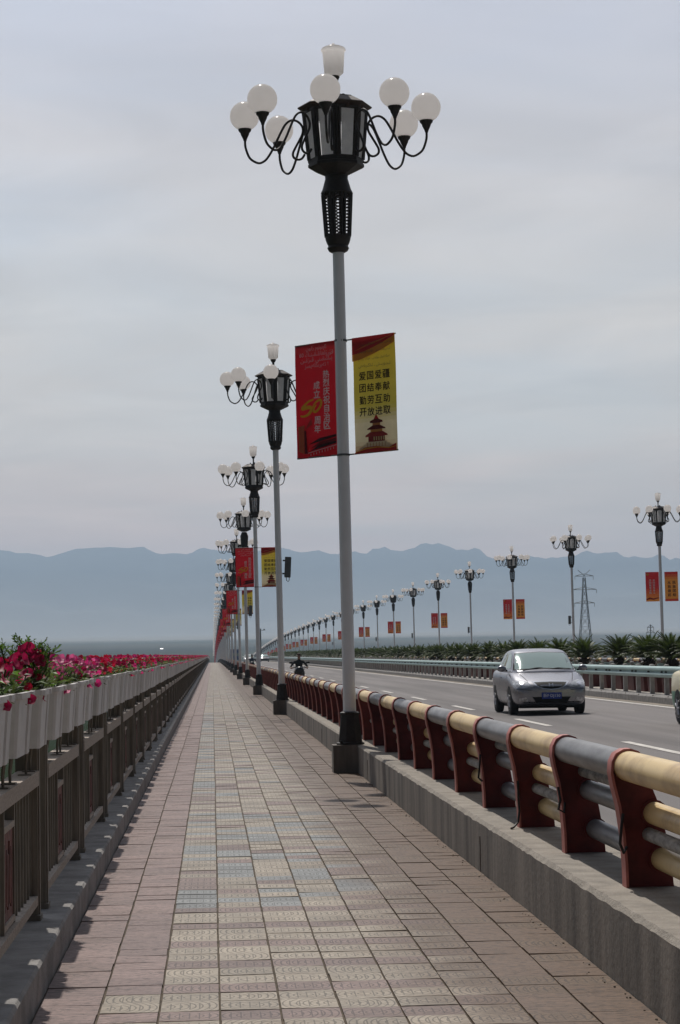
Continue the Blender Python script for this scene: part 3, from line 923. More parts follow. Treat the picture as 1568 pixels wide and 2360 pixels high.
    mb.lathe([(.06, PZ(288)), (.10, PZ(280)), (.132, PZ(265)), (.152, PZ(130)), (.155, PZ(124)), (.170, PZ(118)), (.170, PZ(108)), (.155, PZ(98)), (.10, PZ(86)), (.03, PZ(80)), (.022, PZ(70)), (.008, PZ(64))], 20)
    L['cup'] = mb.mesh('top_lamp', M_globe, smooth=50)
    path = [(593, 690), (591, 735), (572, 795), (548, 825), (505, 846), (466, 832), (438, 800), (408, 750), (383, 700), (345, 625), (318, 587), (285, 568), (252, 575), (226, 597), (212, 628), (216, 665), (236, 705), (264, 755), (280, 790), (276, 818), (250, 834), (222, 828), (203, 800)]
    mb = MB(); mb.tube([(a * .00211, 0, PZ(z)) for a, z in spl(path, 3)], .0165, 8); L['arm'] = mb.mesh('lamp_arm', M_black, smooth=60)
    gx = 593 * .00211
    mb = MB(); mb.lathe([(.022, PZ(692)), (.028, PZ(680)), (.058, PZ(650)), (.062, PZ(640)), (.088, PZ(625)), (.092, PZ(608)), (.07, PZ(605))], 14, cx=gx); L['holder'] = mb.mesh('globe_holder', M_black, smooth=40)
    mb = MB(); mb.sphere((gx, 0, PZ(527)), .203, 24, 16); L['globe'] = mb.mesh('globe', M_globe, smooth=180)
    # lighter versions for the distance
    mb = MB(); mb.sphere((gx, 0, PZ(527)), .203, 12, 8); L['globe_s'] = mb.mesh('globe', M_globe, smooth=180)
    mb = MB(); mb.tube([(a * .00211, 0, PZ(z)) for a, z in spl(path, 2)], .018, 5); mb.lathe([(.022, PZ(692)), (.092, PZ(608))], 8, cx=gx); L['arm_s'] = mb.mesh('lamp_arm', M_black, smooth=60)
    mb = MB(); mb.lathe([(.09, 7.0), (.15, 7.09), (.135, 7.13), (.177, 7.29), (.221, 7.88), (.155, 8.05), (.12, 8.10)], 10); L['neck_s'] = mb.mesh('lattice_neck', M_black, smooth=40)
    mb = MB()
    mb.box(-.245, .13, -.21, .21, -.02, .375, 2); mb.lathe([(.20, .376), (.17, .41), (.125, .77), (.10, .815)], 8, 0)
    mb.lathe([(.088, .80), (.078, 7.08)], 8, 1)
    mb.lathe([(.09, 7.0), (.15, 7.09), (.177, 7.29), (.221, 7.88), (.155, 8.05), (.12, 8.10)], 8, 0)
    oct_ring(mb, [(.16, PZ(953)), (.385, PZ(898)), (.372, PZ(845)), (.432, PZ(545)), (.51, PZ(500)), (.30, PZ(440))], 0)
    mb.tube([(0, 0, PZ(438)), (0, 0, PZ(288))], .035, 5, 0)
    mb.lathe([(.08, PZ(285)), (.16, PZ(120)), (.05, PZ(75))], 8, 3)
    for k in range(8):
        a = R(-9 + 45 * k); c_, s_2 = math.cos(a), math.sin(a)
        mb.tube([(r_ * .00211 * c_, r_ * .00211 * s_2, PZ(z)) for r_, z in ((593, 650), (572, 795), (505, 846), (438, 800), (345, 625), (285, 568), (212, 628), (203, 800))], .02, 4, 0, caps=False)
        mb.sphere((gx * c_, gx * s_2, PZ(527)), .203, 8, 6, 3)
    L['far'] = mb.mesh('street_lamp', [M_black, M_pole, M_conc, M_globe], smooth=50)
    return L
LM = lamp_meshes()
def lamp(x, y, level, spin, mirror, label, group, lean=-0.0125):
    z = zc(y)
    if level == 2:
        o = link('street_lamp', LM['far'], None, (x, y, z), (0, lean, math.pi if mirror else 0))
        return tag(o, label, 'lamp post', group)
    o = empty('street_lamp', (x, y, z), (0, lean, math.pi if mirror else 0))
    tag(o, label, 'lamp post', group)
    link('plinth', LM['plinth'], o); link('base', LM['base'], o); link('pole', LM['pole'], o)
    link('lattice_neck', LM['neck'] if level == 0 else LM['neck_s'], o, rot=(0, 0, spin))
    ln = link('lantern', LM['lantern'], o, rot=(0, 0, spin))
    link('lantern_roof', LM['roof'], ln)
    for k in range(8): link('glass_pane', LM['pane'], ln, rot=(0, 0, k * math.pi / 4))
    tl = link('top_lamp', LM['cup'], o, rot=(0, 0, spin)); link('finial_stem', LM['stem'], tl)
    for k in range(8):
        a = link('lamp_arm', LM['arm'] if level == 0 else LM['arm_s'], o, rot=(0, 0, spin + R(-9 + 45 * k)))
        link('globe', LM['globe'] if level == 0 else LM['globe_s'], a)
        if level == 0: link('globe_holder', LM['holder'], a)
    return o
rl = random.Random(5)
for k in range(1, LN):
    y = LY0 + LS * k
    sp_ = {1: 0.0, 2: R(4), 3: R(19), 4: R(12)}.get(k, rl.uniform(-.4, .4))
    if k <= 14:
        lab = 'tall lamp post with white globes on the walkway side, nearest the camera' if k == 1 else \
              'tall white-globed lamp post beside the tiled walkway, %s from the camera' % ORD[k - 1]
    else:
        lab = 'small distant lamp post in the packed far end of the walkway row'
    lamp(1.845, y, 0 if k <= 3 else 1 if k <= 8 else 2, sp_, False, lab, 'lamp posts along the tiled walkway', lean=-0.0088 if k == 1 else -0.0125 + (rl.uniform(-.004, .004) if k > 3 else 0))
for k in range(4, LN):
    y = LY0 + LS * k
    if k <= 15:
        lab = 'white-globed lamp post beyond the palms on the far side, %s from the right edge' % ORD[k - 4]
    else:
        lab = 'tiny lamp post far along the row beyond the palms, past the twelfth'
    lamp(24.1, y, 0 if k <= 6 else 1 if k <= 9 else 2, math.pi + rl.uniform(-.4, .4), True, lab, 'lamp posts on the far side of the bridge', lean=0.0100)

# ------------------------------------------------------------------ banners
BW, BH = 0.72, 1.58
def grid_cloth(mb, colf, nu=10, nv=22, bow=0.012):
    pts = [(BW * i / nu, bow * math.sin(math.pi * i / nu) * math.sin(math.pi * j / nv) + 0.014 * noise.noise(Vector((i * 3.2 / nu, j * 3.4 / nv, 4))), BH * j / nv) for j in range(nv + 1) for i in range(nu + 1)]
    for j in range(nv):
        for i in range(nu):
            a = j * (nu + 1) + i
            mb.add([pts[a], pts[a + 1], pts[a + nu + 2], pts[a + nu + 1]], [(0, 1, 2, 3)], 0, colf((i + .5) / nu * BW, (j + .5) / nv * BH))
RED, WHT, GOLD, BLK = (0.52, 0.012, 0.022), (0.98, 0.92, 0.90), (0.80, 0.52, 0.03), (0.035, 0.022, 0.018)
def mixc(a, b, t):
    t = max(0, min(1, t)); return tuple(x + (y - x) * t for x, y in zip(a, b))
def red_col(u, v):
    c = mixc(RED, (0.38, 0.010, 0.016), (0.5 - v) * 2)
    if v > 1.42: c = mixc(c, (0.46, 0.03, 0.03), .6)
    return c
def red_banner():
    mb = MB(); grid_cloth(mb, red_col); Y = -0.022
    # printed scene at the foot: a pale pillar, dark eaves, a white balustrade
    mb.add([(.05, Y, .10), (.15, Y, .06), (.155, Y, .38), (.17, Y, .46), (.04, Y, .44), (.055, Y, .38)], [(0, 1, 2, 3, 4, 5)], 0, (.50, .12, .05))
    mb.add([(.155, Y, .06), (.21, Y, .06), (.19, Y, .38), (.155, Y, .38)], [(0, 1, 2, 3)], 0, (.13, .008, .01))
    mb.add([(.16, Y, .38), (.30, Y, .46), (.29, Y, .55), (.20, Y, .44)], [(0, 1, 2, 3)], 0, (.46, .05, .04))
    for a, b, c in ((.24, .0, (.05, .012, .012)), (.19, .045, (.16, .01, .012)), (.15, .03, (.04, .012, .012))):
        mb.add([(.22 + b, Y - .001, a - .06), (.72, Y - .001, a + .02), (.72, Y - .001, a + .055), (.42, Y - .001, a + .02)], [(0, 1, 2, 3)], 0, c)
    mb.add([(.22, Y - .002, .062), (.72, Y - .002, .142), (.72, Y - .002, .152), (.22, Y - .002, .074)], [(0, 1, 2, 3)], 0, (.55, .42, .42))
    for i in range(9):
        mb.add([(.26 + i * .05, Y - .002, .03 + i * .008), (.275 + i * .05, Y - .002, .03 + i * .008), (.275 + i * .05, Y - .002, .06 + i * .008), (.26 + i * .05, Y - .002, .06 + i * .008)], [(0, 1, 2, 3)], 0, (.50, .34, .34))
    cloth = mb.mesh('printed_cloth', M_print, col=True)
    mb = MB(); Y = -0.026
    for i, ch in enumerate('热烈庆祝自治区'): put_text(mb, ch, .565, 1.13 - .117 * i, h=.108, y=Y, col=WHT)
    for ch, v in (('成', .99), ('立', .87), ('周', .505), ('年', .387)): put_text(mb, ch, .395, v, h=.108, y=Y, col=WHT)
    for s_, v, w in (('ئاپتونوم رايون', 1.50, .36), ('قۇرۇلغانلىقىنىڭ 06', 1.425, .60), ('يىللىقىنى قىزغىن', 1.345, .56), ('! تەبرىكلەيمىز', 1.265, .42)):
        put_text(mb, rtl(s_), .40, v, w=w, y=Y, col=(.80, .62, .62))
    six = spl([(.335, .80), (.24, .775), (.155, .715), (.135, .685), (.20, .695), (.275, .695), (.29, .655), (.235, .60), (.155, .58), (.095, .59)])
    brush(mb, six, [.010 + .016 * math.sin(math.pi * min(1, i / (len(six) - 1) * 1.02)) for i in range(len(six))], GOLD, Y)
    zero = spl([(.29, .655), (.36, .745), (.435, .785), (.47, .765), (.455, .70), (.39, .635), (.335, .635), (.345, .685), (.385, .72)])
    brush(mb, zero, [.006 + .013 * math.sin(math.pi * min(1, .1 + i / (len(zero) - 1) * .85)) for i in range(len(zero))], GOLD, Y - .001)
    return cloth, mb.mesh('lettering', M_print, col=True)
def yel_col(u, v):
    c = mixc((0.72, 0.53, 0.05), (0.58, 0.49, 0.08), (1.3 - v) / .7)
    c = mixc(c, (0.76, 0.66, 0.42), (.62 - v) / .22)
    c = mixc(c, (0.56, 0.36, 0.20), (.16 - v) / .12)
    e = 1.35 + .20 * (u / BW) ** 1.5
    return c
def yellow_banner():
    mb = MB(); grid_cloth(mb, yel_col, 14, 30); Y = -0.022
    RD, BR = (.30, .035, .03), (.12, .02, .018)
    C = .385
    def poly(ps, c, d=0.0): mb.add([(C + a, Y - d, b) for a, b in ps], [tuple(range(len(ps)))], 0, c)
    poly([(0, .515), (.045, .445), (-.045, .445)], (.45, .02, .02))
    poly([(-.03, .45), (.03, .45), (.105, .425), (.11, .40), (.06, .395), (-.06, .395), (-.11, .40), (-.105, .425)], BR, .001)
    poly([(-.065, .395), (.065, .395), (.065, .36), (-.065, .36)], (.40, .16, .05))
    poly([(-.06, .365), (.06, .365), (.15, .325), (.155, .31), (-.155, .31), (-.15, .325)], BR, .001)
    poly([(-.10, .31), (.10, .31), (.10, .265), (-.10, .265)], (.46, .20, .05))
    poly([(-.11, .275), (.11, .275), (.185, .235), (.19, .215), (-.19, .215), (-.185, .235)], RD, .001)
    poly([(-.14, .215), (.14, .215), (.14, .145), (-.14, .145)], (.22, .03, .025))
    for i in range(5): poly([(-.05 + i * .04, .21), (-.03 + i * .04, .21), (-.03 + i * .04, .16), (-.05 + i * .04, .16)], (.60, .46, .22), .001)
    for i, (w, z) in enumerate(((.17, .145), (.22, .115), (.28, .085))): poly([(-w, z), (w, z), (w + .02, z - .034), (-w - .02, z - .034)], mixc((.66, .56, .38), (.56, .40, .24), i * .4), .0015)
    for i in range(7): poly([(-.16 + i * .05, .135), (-.15 + i * .05, .135), (-.15 + i * .05, .075), (-.16 + i * .05, .075)], (.44, .22, .12), .002)
    sw = [(-.38, .01), (-.2, .075), (0, .085), (.2, .05), (.33, .10), (.33, .004), (-.38, .004)]
    poly(sw, (.42, .03, .025), .003)
    brush(mb, [(.02, .02), (.2, .06), (.4, .07), (.6, .045), (.71, .06)], [.004, .009, .008, .007, .004], (.70, .30, .05), Y - .004)
    ed = [(u_ / 16 * BW, 1.35 + .20 * (u_ / 16) ** 1.5) for u_ in range(17)]
    for d0, d1, cc, yy in ((.09, 0, (.60, .24, .04), Y - .001), (0, None, (.40, .02, .025), Y - .002)):
        vs_ = [(u_, yy, v_ - d0) for u_, v_ in ed] + [(u_, yy, (v_ - d1) if d1 is not None else BH) for u_, v_ in ed]
        mb.add(vs_, [(i_, i_ + 1, i_ + 18, i_ + 17) for i_ in range(16)], 0, cc)
    brush(mb, [(.05, 1.40), (.25, 1.46), (.45, 1.50), (.7, 1.565)], [.003, .012, .01, .004], (.56, .16, .05), Y - .003)
    cloth = mb.mesh('printed_cloth', M_print, col=True)
    mb = MB(); Y = -0.027
    for row, v in zip(('爱国爱疆', '团结奉献', '勤劳互助', '开放进取'), (1.045, .88, .715, .555)):
        for ch, u in zip(row, (.17, .305, .44, .575)): put_text(mb, ch, u, v, h=.112, y=Y, col=BLK)
    for s_, v, w in (('ۋەتەننى سۆيۈش ، شىنجاڭنى سۆيۈش !', 1.475, .58), ('ئىتتىپاقلىشىش ، تۆھپە قوشۇش', 1.375, .54), ('ئەمگەكچان بولۇش ، ئۆزئارا ياردەم', 1.275, .54), ('ئېچىۋېتىش ، ئىلگىرىلەش', 1.18, .54)):
        put_text(mb, rtl(s_), .38, v, w=w, y=Y, col=(.20, .12, .06))
    return cloth, mb.mesh('lettering', M_print, col=True)
def or_col(u, v): return mixc((.42, .02, .025), (.62, .22, .04), (.75 - v) / .7)
def far_red():
    mb = MB(); grid_cloth(mb, or_col, 6, 12)
    mb.add([(.06, -.022, 1.40), (.16, -.022, 1.40), (.16, -.022, 1.50), (.06, -.022, 1.50)], [(0, 1, 2, 3)], 0, (.70, .40, .05))
    brush(mb, [(.02, .10), (.2, .17), (.4, .12), (.7, .2)], [.03, .05, .04, .02], (.30, .02, .02), -.022)
    for ch, v in zip('共同团结奋斗', range(6)): put_text(mb, ch, .44, 1.13 - v * .135, h=.115, y=-.026, col=WHT)
    for ch, v in zip('共同繁荣发展', range(6)): put_text(mb, ch, .24, 1.13 - v * .135, h=.115, y=-.026, col=WHT)
    return mb.mesh('banner', M_print, col=True)
def far_orange():
    mb = MB(); grid_cloth(mb, lambda u, v: mixc(mixc((.58, .23, .04), (.42, .03, .025), (v - 1.15) / .3), (.44, .03, .025), (.2 - v) / .15), 6, 12)
    put_text(mb, rtl('مىللەتلەر ئىتتىپاقلىقى'), .36, 1.4, w=.5, y=-.026, col=(.65, .40, .20))
    for ch, v in zip('民族团结', range(4)): put_text(mb, ch, .50, 1.0 - v * .22, h=.17, y=-.026, col=BLK)
    for ch, v in zip('从我做起', range(4)): put_text(mb, ch, .24, 1.0 - v * .22, h=.17, y=-.026, col=BLK)
    return mb.mesh('banner', M_print, col=True)
BR_, BY_ = red_banner(), yellow_banner()
FR_, FO_ = far_red(), far_orange()
def bracket_mesh(x0, x1):
    mb = MB()
    mb.tube([(x0, .008, 0), (x1, .008, 0)], .011, 6)
    return mb.mesh('bracket', M_clear, smooth=60)
BK_L, BK_R = bracket_mesh(0, BW + .11), bracket_mesh(-.20, BW)
mb = MB()
mb.lathe([(.083, -.014), (.089, -.014), (.089, .014), (.083, .014)], 16)
CLAMP = mb.mesh('pole_clamp', M_clear, smooth=60)
def banner(kind, px, y, ang, label, group, level, zb=4.28):
    """hung off the pole at x=px; kind L/R = which side of the pole"""
    z = zc(y) + zb
    px = px - (0.0088 if y < 40 else 0.0125 if px < 10 else 0.010) * zb
    d = Vector((math.cos(ang), math.sin(ang), 0))
    o0 = -(BW + .095) if kind in 'LA' else .21
    loc = (px + d.x * o0, y + d.y * o0, z)
    rt_ = (0, -0.0095, ang)
    if level == 0:
        cl, le = BR_ if kind == 'L' else BY_
        o = empty('banner', loc, rt_)
        link('printed_cloth', cl, o); link('lettering', le, o)
        for zz_ in (.008, BH - .008):
            b_ = link('bracket', BK_L if kind == 'L' else BK_R, o, (0, 0, zz_))
            if kind == 'R': link('pole_clamp', CLAMP, b_, loc=(-.21, 0, 0))
    elif level == 1:
        me = BR_[0] if kind == 'L' else BY_[0] if kind == 'R' else FR_ if kind == 'A' else FO_
        o = link('banner', me, None, loc, rt_)
        if kind in 'LR': link('lettering', BR_[1] if kind == 'L' else BY_[1], o)
    return tag(o, label, 'banner', group)
for i, k in enumerate(range(1, LN, 2)):
    y = LY0 + LS * k
    ang = R(-42) if k == 1 else R(rl.uniform(-9, 5))
    if k <= 13:
        who = 'the nearest walkway lamp post' if k == 1 else 'the %s walkway lamp post' % ORD[k - 1]
        l1, l2 = 'red banner with white lettering left of ' + who, 'yellow pagoda banner right of ' + who
    else:
        l1, l2 = 'tiny red banner in the packed far end of the walkway lamp row', 'tiny yellowish banner in the packed far end of the walkway lamp row'
    lv = 0 if k <= 7 else 1
    banner('L', 1.845, y, ang, l1, 'red banners along the walkway', lv)
    banner('R', 1.845, y, ang, l2, 'yellow banners along the walkway', lv)
for k in range(4, LN, 2):
    y = LY0 + LS * k
    ang = R(rl.uniform(-6, 6))
    if k <= 14:
        who = 'the %s far-side lamp post from the right edge' % ORD[k - 4]
        l1, l2 = 'red and orange banner left of ' + who, 'orange banner with black lettering right of ' + who
    else:
        l1, l2 = 'tiny red banner far along the lamp row beyond the palms', 'tiny orange banner far along the lamp row beyond the palms'
    banner('A', 24.1, y, ang, l1, 'red banners on the far side', 1, 4.1)
    banner('B', 24.1, y, ang, l2, 'orange banners on the far side', 1, 4.1)
# electrical boxes on the posts without banners
mb = MB(); mb.box(-.08, .08, -.06, .06, 0, .55)
mb.box(-.085, .085, -.066, -.0605, .02, .53)
bxm = mb.mesh('control_box', M_box)
mb = MB(); mb.box(-.14, -.08, -.02, .02, .08, .12); mb.box(-.14, -.08, -.02, .02, .43, .47)
mb.tube([(-.03, 0, 0), (-.02, 0, -.08), (.03, 0, -.11), (.05, 0, -.07), (.05, 0, 0)], .009, 6)
bxb = mb.mesh('bracket', M_black)
for k in range(2, 16, 2):
    y = LY0 + LS * k
    o = link('control_box', bxm, None, (1.83 - .0125 * 3.7 + .24, y, zc(y) + 3.64), (0, R(3), R(rl.uniform(-20, 20))))
    link('bracket', bxb, o)
    tag(o, 'dark grey control box fixed high on the %s lamp post along the walkway' % ORD[k - 1], 'control box', 'control boxes on walkway lamp posts')
for k in range(5, 16, 2):
    y = LY0 + LS * k
    o = link('control_box', bxm, None, (24.1 - .01 * 3.7 - .24, y, zc(y) + 3.3), (0, 0, math.pi))
    link('bracket', bxb, o)
    tag(o, 'dark grey control box on the %s far-side lamp post from the right edge' % ORD[k - 4], 'control box', 'control boxes on far lamp posts')
# ------------------------------------------------------------------ balustrade on the left kerb
BP, BY0 = 3.6, 12.6                       # a pair of posts every BP metres
def bal_post(mb, y):
    z = zc(y)
    mb.box(-1.085, -.965, y - .06, y + .06, z + .168, z + 1.125)
    mb.box(-.967, -.957, y - .025, y + .025, z + .20, z + 1.10)
    mb.box(-1.10, -.95, y - .075, y + .075, z + .168, z + .20)
def bal_rails(mb, ya, yb, m0=0, m1=1):
    za, zb = zc(ya), zc(yb)
    def beam(x0, x1, z0, z1, m):
        mb.add([(x0, ya, z0 + za), (x1, ya, z0 + za), (x1, yb, z0 + zb), (x0, yb, z0 + zb), (x0, ya, z1 + za), (x1, ya, z1 + za), (x1, yb, z1 + zb), (x0, yb, z1 + zb)],
               [(3, 2, 1, 0), (4, 5, 6, 7), (0, 1, 5, 4), (1, 2, 6, 5), (2, 3, 7, 6), (3, 0, 4, 7)], m)
    beam(-1.07, -.955, .905, .985, m1)
    beam(-1.055, -.965, .255, .305, m1)
def bal_panel(mb, yc_):
    z = zc(yc_)
    mb.box(-1.035, -.995, yc_ - .26, yc_ + .26, z + .345, z + .775, 0)
    for a in (-.29, .26): mb.box(-1.045, -.985, yc_ + a, yc_ + a + .03, z + .305, z + .905, 1)
    for b in (.315, .775): mb.box(-1.045, -.985, yc_ - .26, yc_ + .26, z + b, z + b + .03, 2)
    # carved relief: a few raised scrolls
    for q in range(5):
        mb.box(-.996, -.988, yc_ - .2 + .08 * q, yc_ - .16 + .08 * q, z + .40 + .02 * (q % 2), z + .72 - .03 * (q % 3), 0)
def baluster_ys(yc_):
    L = BP / 2 - .30 - .06
    n = 7
    for s in (-1, 1):
        for i in range(n):
            yield yc_ + s * (.37 + (L - .36) * i / (n - 1))
bal = empty('balustrade', (-1.02, 11.0, 0.17))
tag(bal, 'brown metal balustrade with paired posts, thin bars and red panels along the left kerb', 'balustrade')
bo = (1.02, -11.0, -0.17)
def pair_y(k): return BY0 + BP * k
nb = 0
NBAY = 45
for k in range(-3, NBAY):
    for s in (-.29, .29):
        mb = MB(); bal_post(mb, pair_y(k) + s); mb.build('post', M_brown, bal, loc=bo)
    yc_ = pair_y(k) + BP / 2
    mb = MB(); bal_rails(mb, pair_y(k) + .352, pair_y(k + 1) - .352); mb.build('rail', [M_brown, M_railtop], bal, loc=bo)
    if k < 24:
        mb = MB(); bal_panel(mb, yc_); mb.build('carved_panel', [M_panel, M_brown, M_railtop], bal, loc=bo)
for k in range(-2, 5):
    for y in baluster_ys(pair_y(k) + BP / 2):
        mb = MB(); mb.box(-1.022, -.998, y - .011, y + .011, zc(y) + .304, zc(y) + .906); mb.build('baluster', M_brown, bal, loc=bo)
mb = MB()
for k in list(range(-5, -2)) + list(range(5, 60)):
    for y in baluster_ys(pair_y(k) + BP / 2): mb.box(-1.022, -.998, y - .011, y + .011, zc(y) + .304, zc(y) + .906)
tag(mb.build('baluster_run', M_brown, bal, loc=bo), kind='stuff')
mb = MB()
for k in range(NBAY, 190):
    for s in (-.29, .29): bal_post(mb, pair_y(k) + s)
tag(mb.build('post_run', M_brown, bal, loc=bo), kind='stuff')
mb = MB()
for k in range(NBAY, 190): bal_rails(mb, pair_y(k) + .352, pair_y(k + 1) - .352)
tag(mb.build('rail_run', [M_brown, M_railtop], bal, loc=bo), kind='stuff')
# the same on the far side, glimpsed between the palms
mb = MB()
for k in range(22, 120):
    y = pair_y(k); z = zc(y)
    for s in (-.29, .29): mb.box(26.56, 26.68, y + s - .06, y + s + .06, z - .02, z + 1.125)
    for z0, z1 in ((.905, .985), (.255, .305)): mb.box(26.57, 26.66, y + .352, y + BP - .352, z + z0, z + z1)
    for q in range(12): mb.box(26.60, 26.625, y + .5 + q * .2, y + .525 + q * .2, z + .3, z + .91)
tag(mb.build('far_balustrade', M_brown), 'brown balustrade on the far edge of the bridge behind the palms', 'balustrade')

# ------------------------------------------------------------------ planters and petunias
def planter_mesh(simple=False):
    L, z0, z1 = 1.03, 1.132, 1.435
    out = [(0, .235), (.0, .01), (.03, -.005), (.56, -.005), (.60, .026), (.64, -.010), (.78, -.010), (.82, .028), (.86, -.002), (.965, .0), (1.0, .03), (1.03, .10), (1.03, .235)]
    if simple: out = [(0, .235), (0, 0), (.58, 0), (.62, .015), (.80, 0), (.835, .018), (1.0, .02), (1.03, .235)]
    n = len(out)
    mb = MB()
    def ring(z, t, grow=0.0):
        return [(-.902 - x * (1 - .12 * t) - .018 * t + grow * (1 if x < .1 else -1), (y - L / 2) * .825 * (1 - .07 * t) * (1 + grow * 1.2), z) for y, x in out]
    levels = [(z0, 1.0, 0), (z0 + .10, .72, 0), (z1 - .03, .05, 0), (z1 - .028, .05, .012), (z1, 0, .012), (z1, 0, -.012), (z1 - .06, 0, -.012)]
    if simple: levels = [(z0, 1.0, 0), (z1 - .03, .05, 0), (z1, 0, .012), (z1, 0, -.012), (z1 - .06, 0, -.012)]
    vs, fs = [], []
    for z, t, g in levels: vs += ring(z, t, g)
    for i in range(len(levels) - 1):
        for k in range(n):
            fs.append((i * n + k, i * n + (k + 1) % n, (i + 1) * n + (k + 1) % n, (i + 1) * n + k))
    mb.add(vs, fs, 0)
    mb.add(ring(z0, 1.0), [tuple(range(n))], 0)
    mb.add(ring(z1 - .05, 0, -.010), [tuple(range(n))], 1)
    return mb.mesh('planter', [M_planter, M_soil], smooth=25)
PL, PLS = planter_mesh(), planter_mesh(True)
mb = MB()
for yy in (-.18, .18):
    for s in (-1, 1):
        mb.tube([(-1.0, yy, .984), (-1.0, yy + s * .028, 1.05), (-.99, yy + s * .045, 1.134)], .007, 5)
    mb.box(-1.04, -.97, yy - .04, yy + .04, .985, .991)
PBR = mb.mesh('bracket', M_brown)
rp = random.Random(11)
def petal_flower(mb, c, nrm, r, m, mt):
    """a five-lobed trumpet"""
    nrm = Vector(nrm).normalized(); u = nrm.orthogonal().normalized(); w = nrm.cross(u)
    n = 15
    c = Vector(c)
    vs = [c - nrm * r * .9]
    a0 = rp.random() * 6
    for rad, hgt in ((.14, -.45), (.55, -.05)):
        for k in range(n):
            a = a0 + 2 * math.pi * k / n
            vs.append(c + (u * math.cos(a) + w * math.sin(a)) * r * rad + nrm * r * hgt)
    for k in range(n):
        a = a0 + 2 * math.pi * k / n
        lob = 0.80 + .22 * abs(math.cos(2.5 * (a - a0)))
        vs.append(c + (u * math.cos(a) + w * math.sin(a)) * r * lob * rp.uniform(.92, 1.06) + nrm * r * rp.uniform(-.12, .22))
    fs, th = [], []
    for k in range(n): th.append((0, 1 + k, 1 + (k + 1) % n))
    for i in range(2):
        for k in range(n):
            fs.append((1 + i * n + k, 1 + (i + 1) * n + k, 1 + (i + 1) * n + (k + 1) % n, 1 + i * n + (k + 1) % n))
    b = len(mb.v)
    mb.add(vs, fs, m)
    mb.add(vs, th, mt)
def leaf(mb, p, d, L, w, m):
    p, d = Vector(p), Vector(d).normalized()
    s = d.cross(Vector((rp.uniform(-.4, .4), rp.uniform(-.4, .4), 1))).normalized() * w
    q = p + d * L * .5 + Vector((0, 0, L * .10))
    e = p + d * L - Vector((0, 0, L * .1))
    mb.add([p, q + s, e, q - s], [(0, 1, 2, 3)], m)
def petunia(seed, nf, nl, cols, split):
    """returns foliage mesh and list of blossom meshes (or one joint mesh)"""
    global rp
    rp = random.Random(seed)
    f = MB()
    def spot(out=1.0):
        y = rp.uniform(-.42, .42); x = -1.03 + rp.uniform(-.11, .11) * out
        return x, y
    for i in range(nl):
        x, y = spot(.9); z = 1.39 + abs(rp.gauss(0, .06))
        a = rp.uniform(0, 6.28)
        leaf(f, (x, y, z), (math.cos(a), math.sin(a), rp.uniform(-.2, 1.0)), rp.uniform(.04, .085), rp.uniform(.008, .020), 0 if rp.random() < .86 else 1)
    for i in range(nl // 7):
        x, y = spot(.8); h = rp.uniform(.06, .17)
        f.tube([(x, y, 1.38), (x + rp.uniform(-.03, .04), y + rp.uniform(-.04, .04), 1.38 + h * .6), (x + rp.uniform(-.05, .07), y + rp.uniform(-.06, .06), 1.38 + h)], .004, 4, 0, caps=False)
    bl = []
    tgt = f
    for i in range(nf):
        if split: tgt = MB()
        x, y = spot(1.1); z = 1.475 + rp.uniform(-.02, .13)
        if rp.random() < .025: x, z = -.885, 1.40
        ci = rp.choice(cols)
        nrm = (rp.uniform(-.1, .9), rp.uniform(-1.0, .35), rp.uniform(.1, 1.0))
        petal_flower(tgt, (x, y, z), nrm, rp.uniform(.023, .039), 2 + ci, 6)
        if split: bl.append(tgt.mesh('blossom', [M_leaf, M_leafb] + M_petals + [M_throat], smooth=60))
    fm = f.mesh('petunia_plant' if not split else 'foliage', [M_leaf, M_leafb] + M_petals + [M_throat])
    return fm, bl
PALETTE = [(0, 0, 2, 0), (2, 2, 0, 0), (1, 3, 1, 3), (1, 0, 1, 3), (0, 2, 1, 0), (0, 0, 1, 2)]
NAMES = ['crimson', 'deep red', 'pink and magenta', 'magenta', 'crimson and magenta', 'crimson']
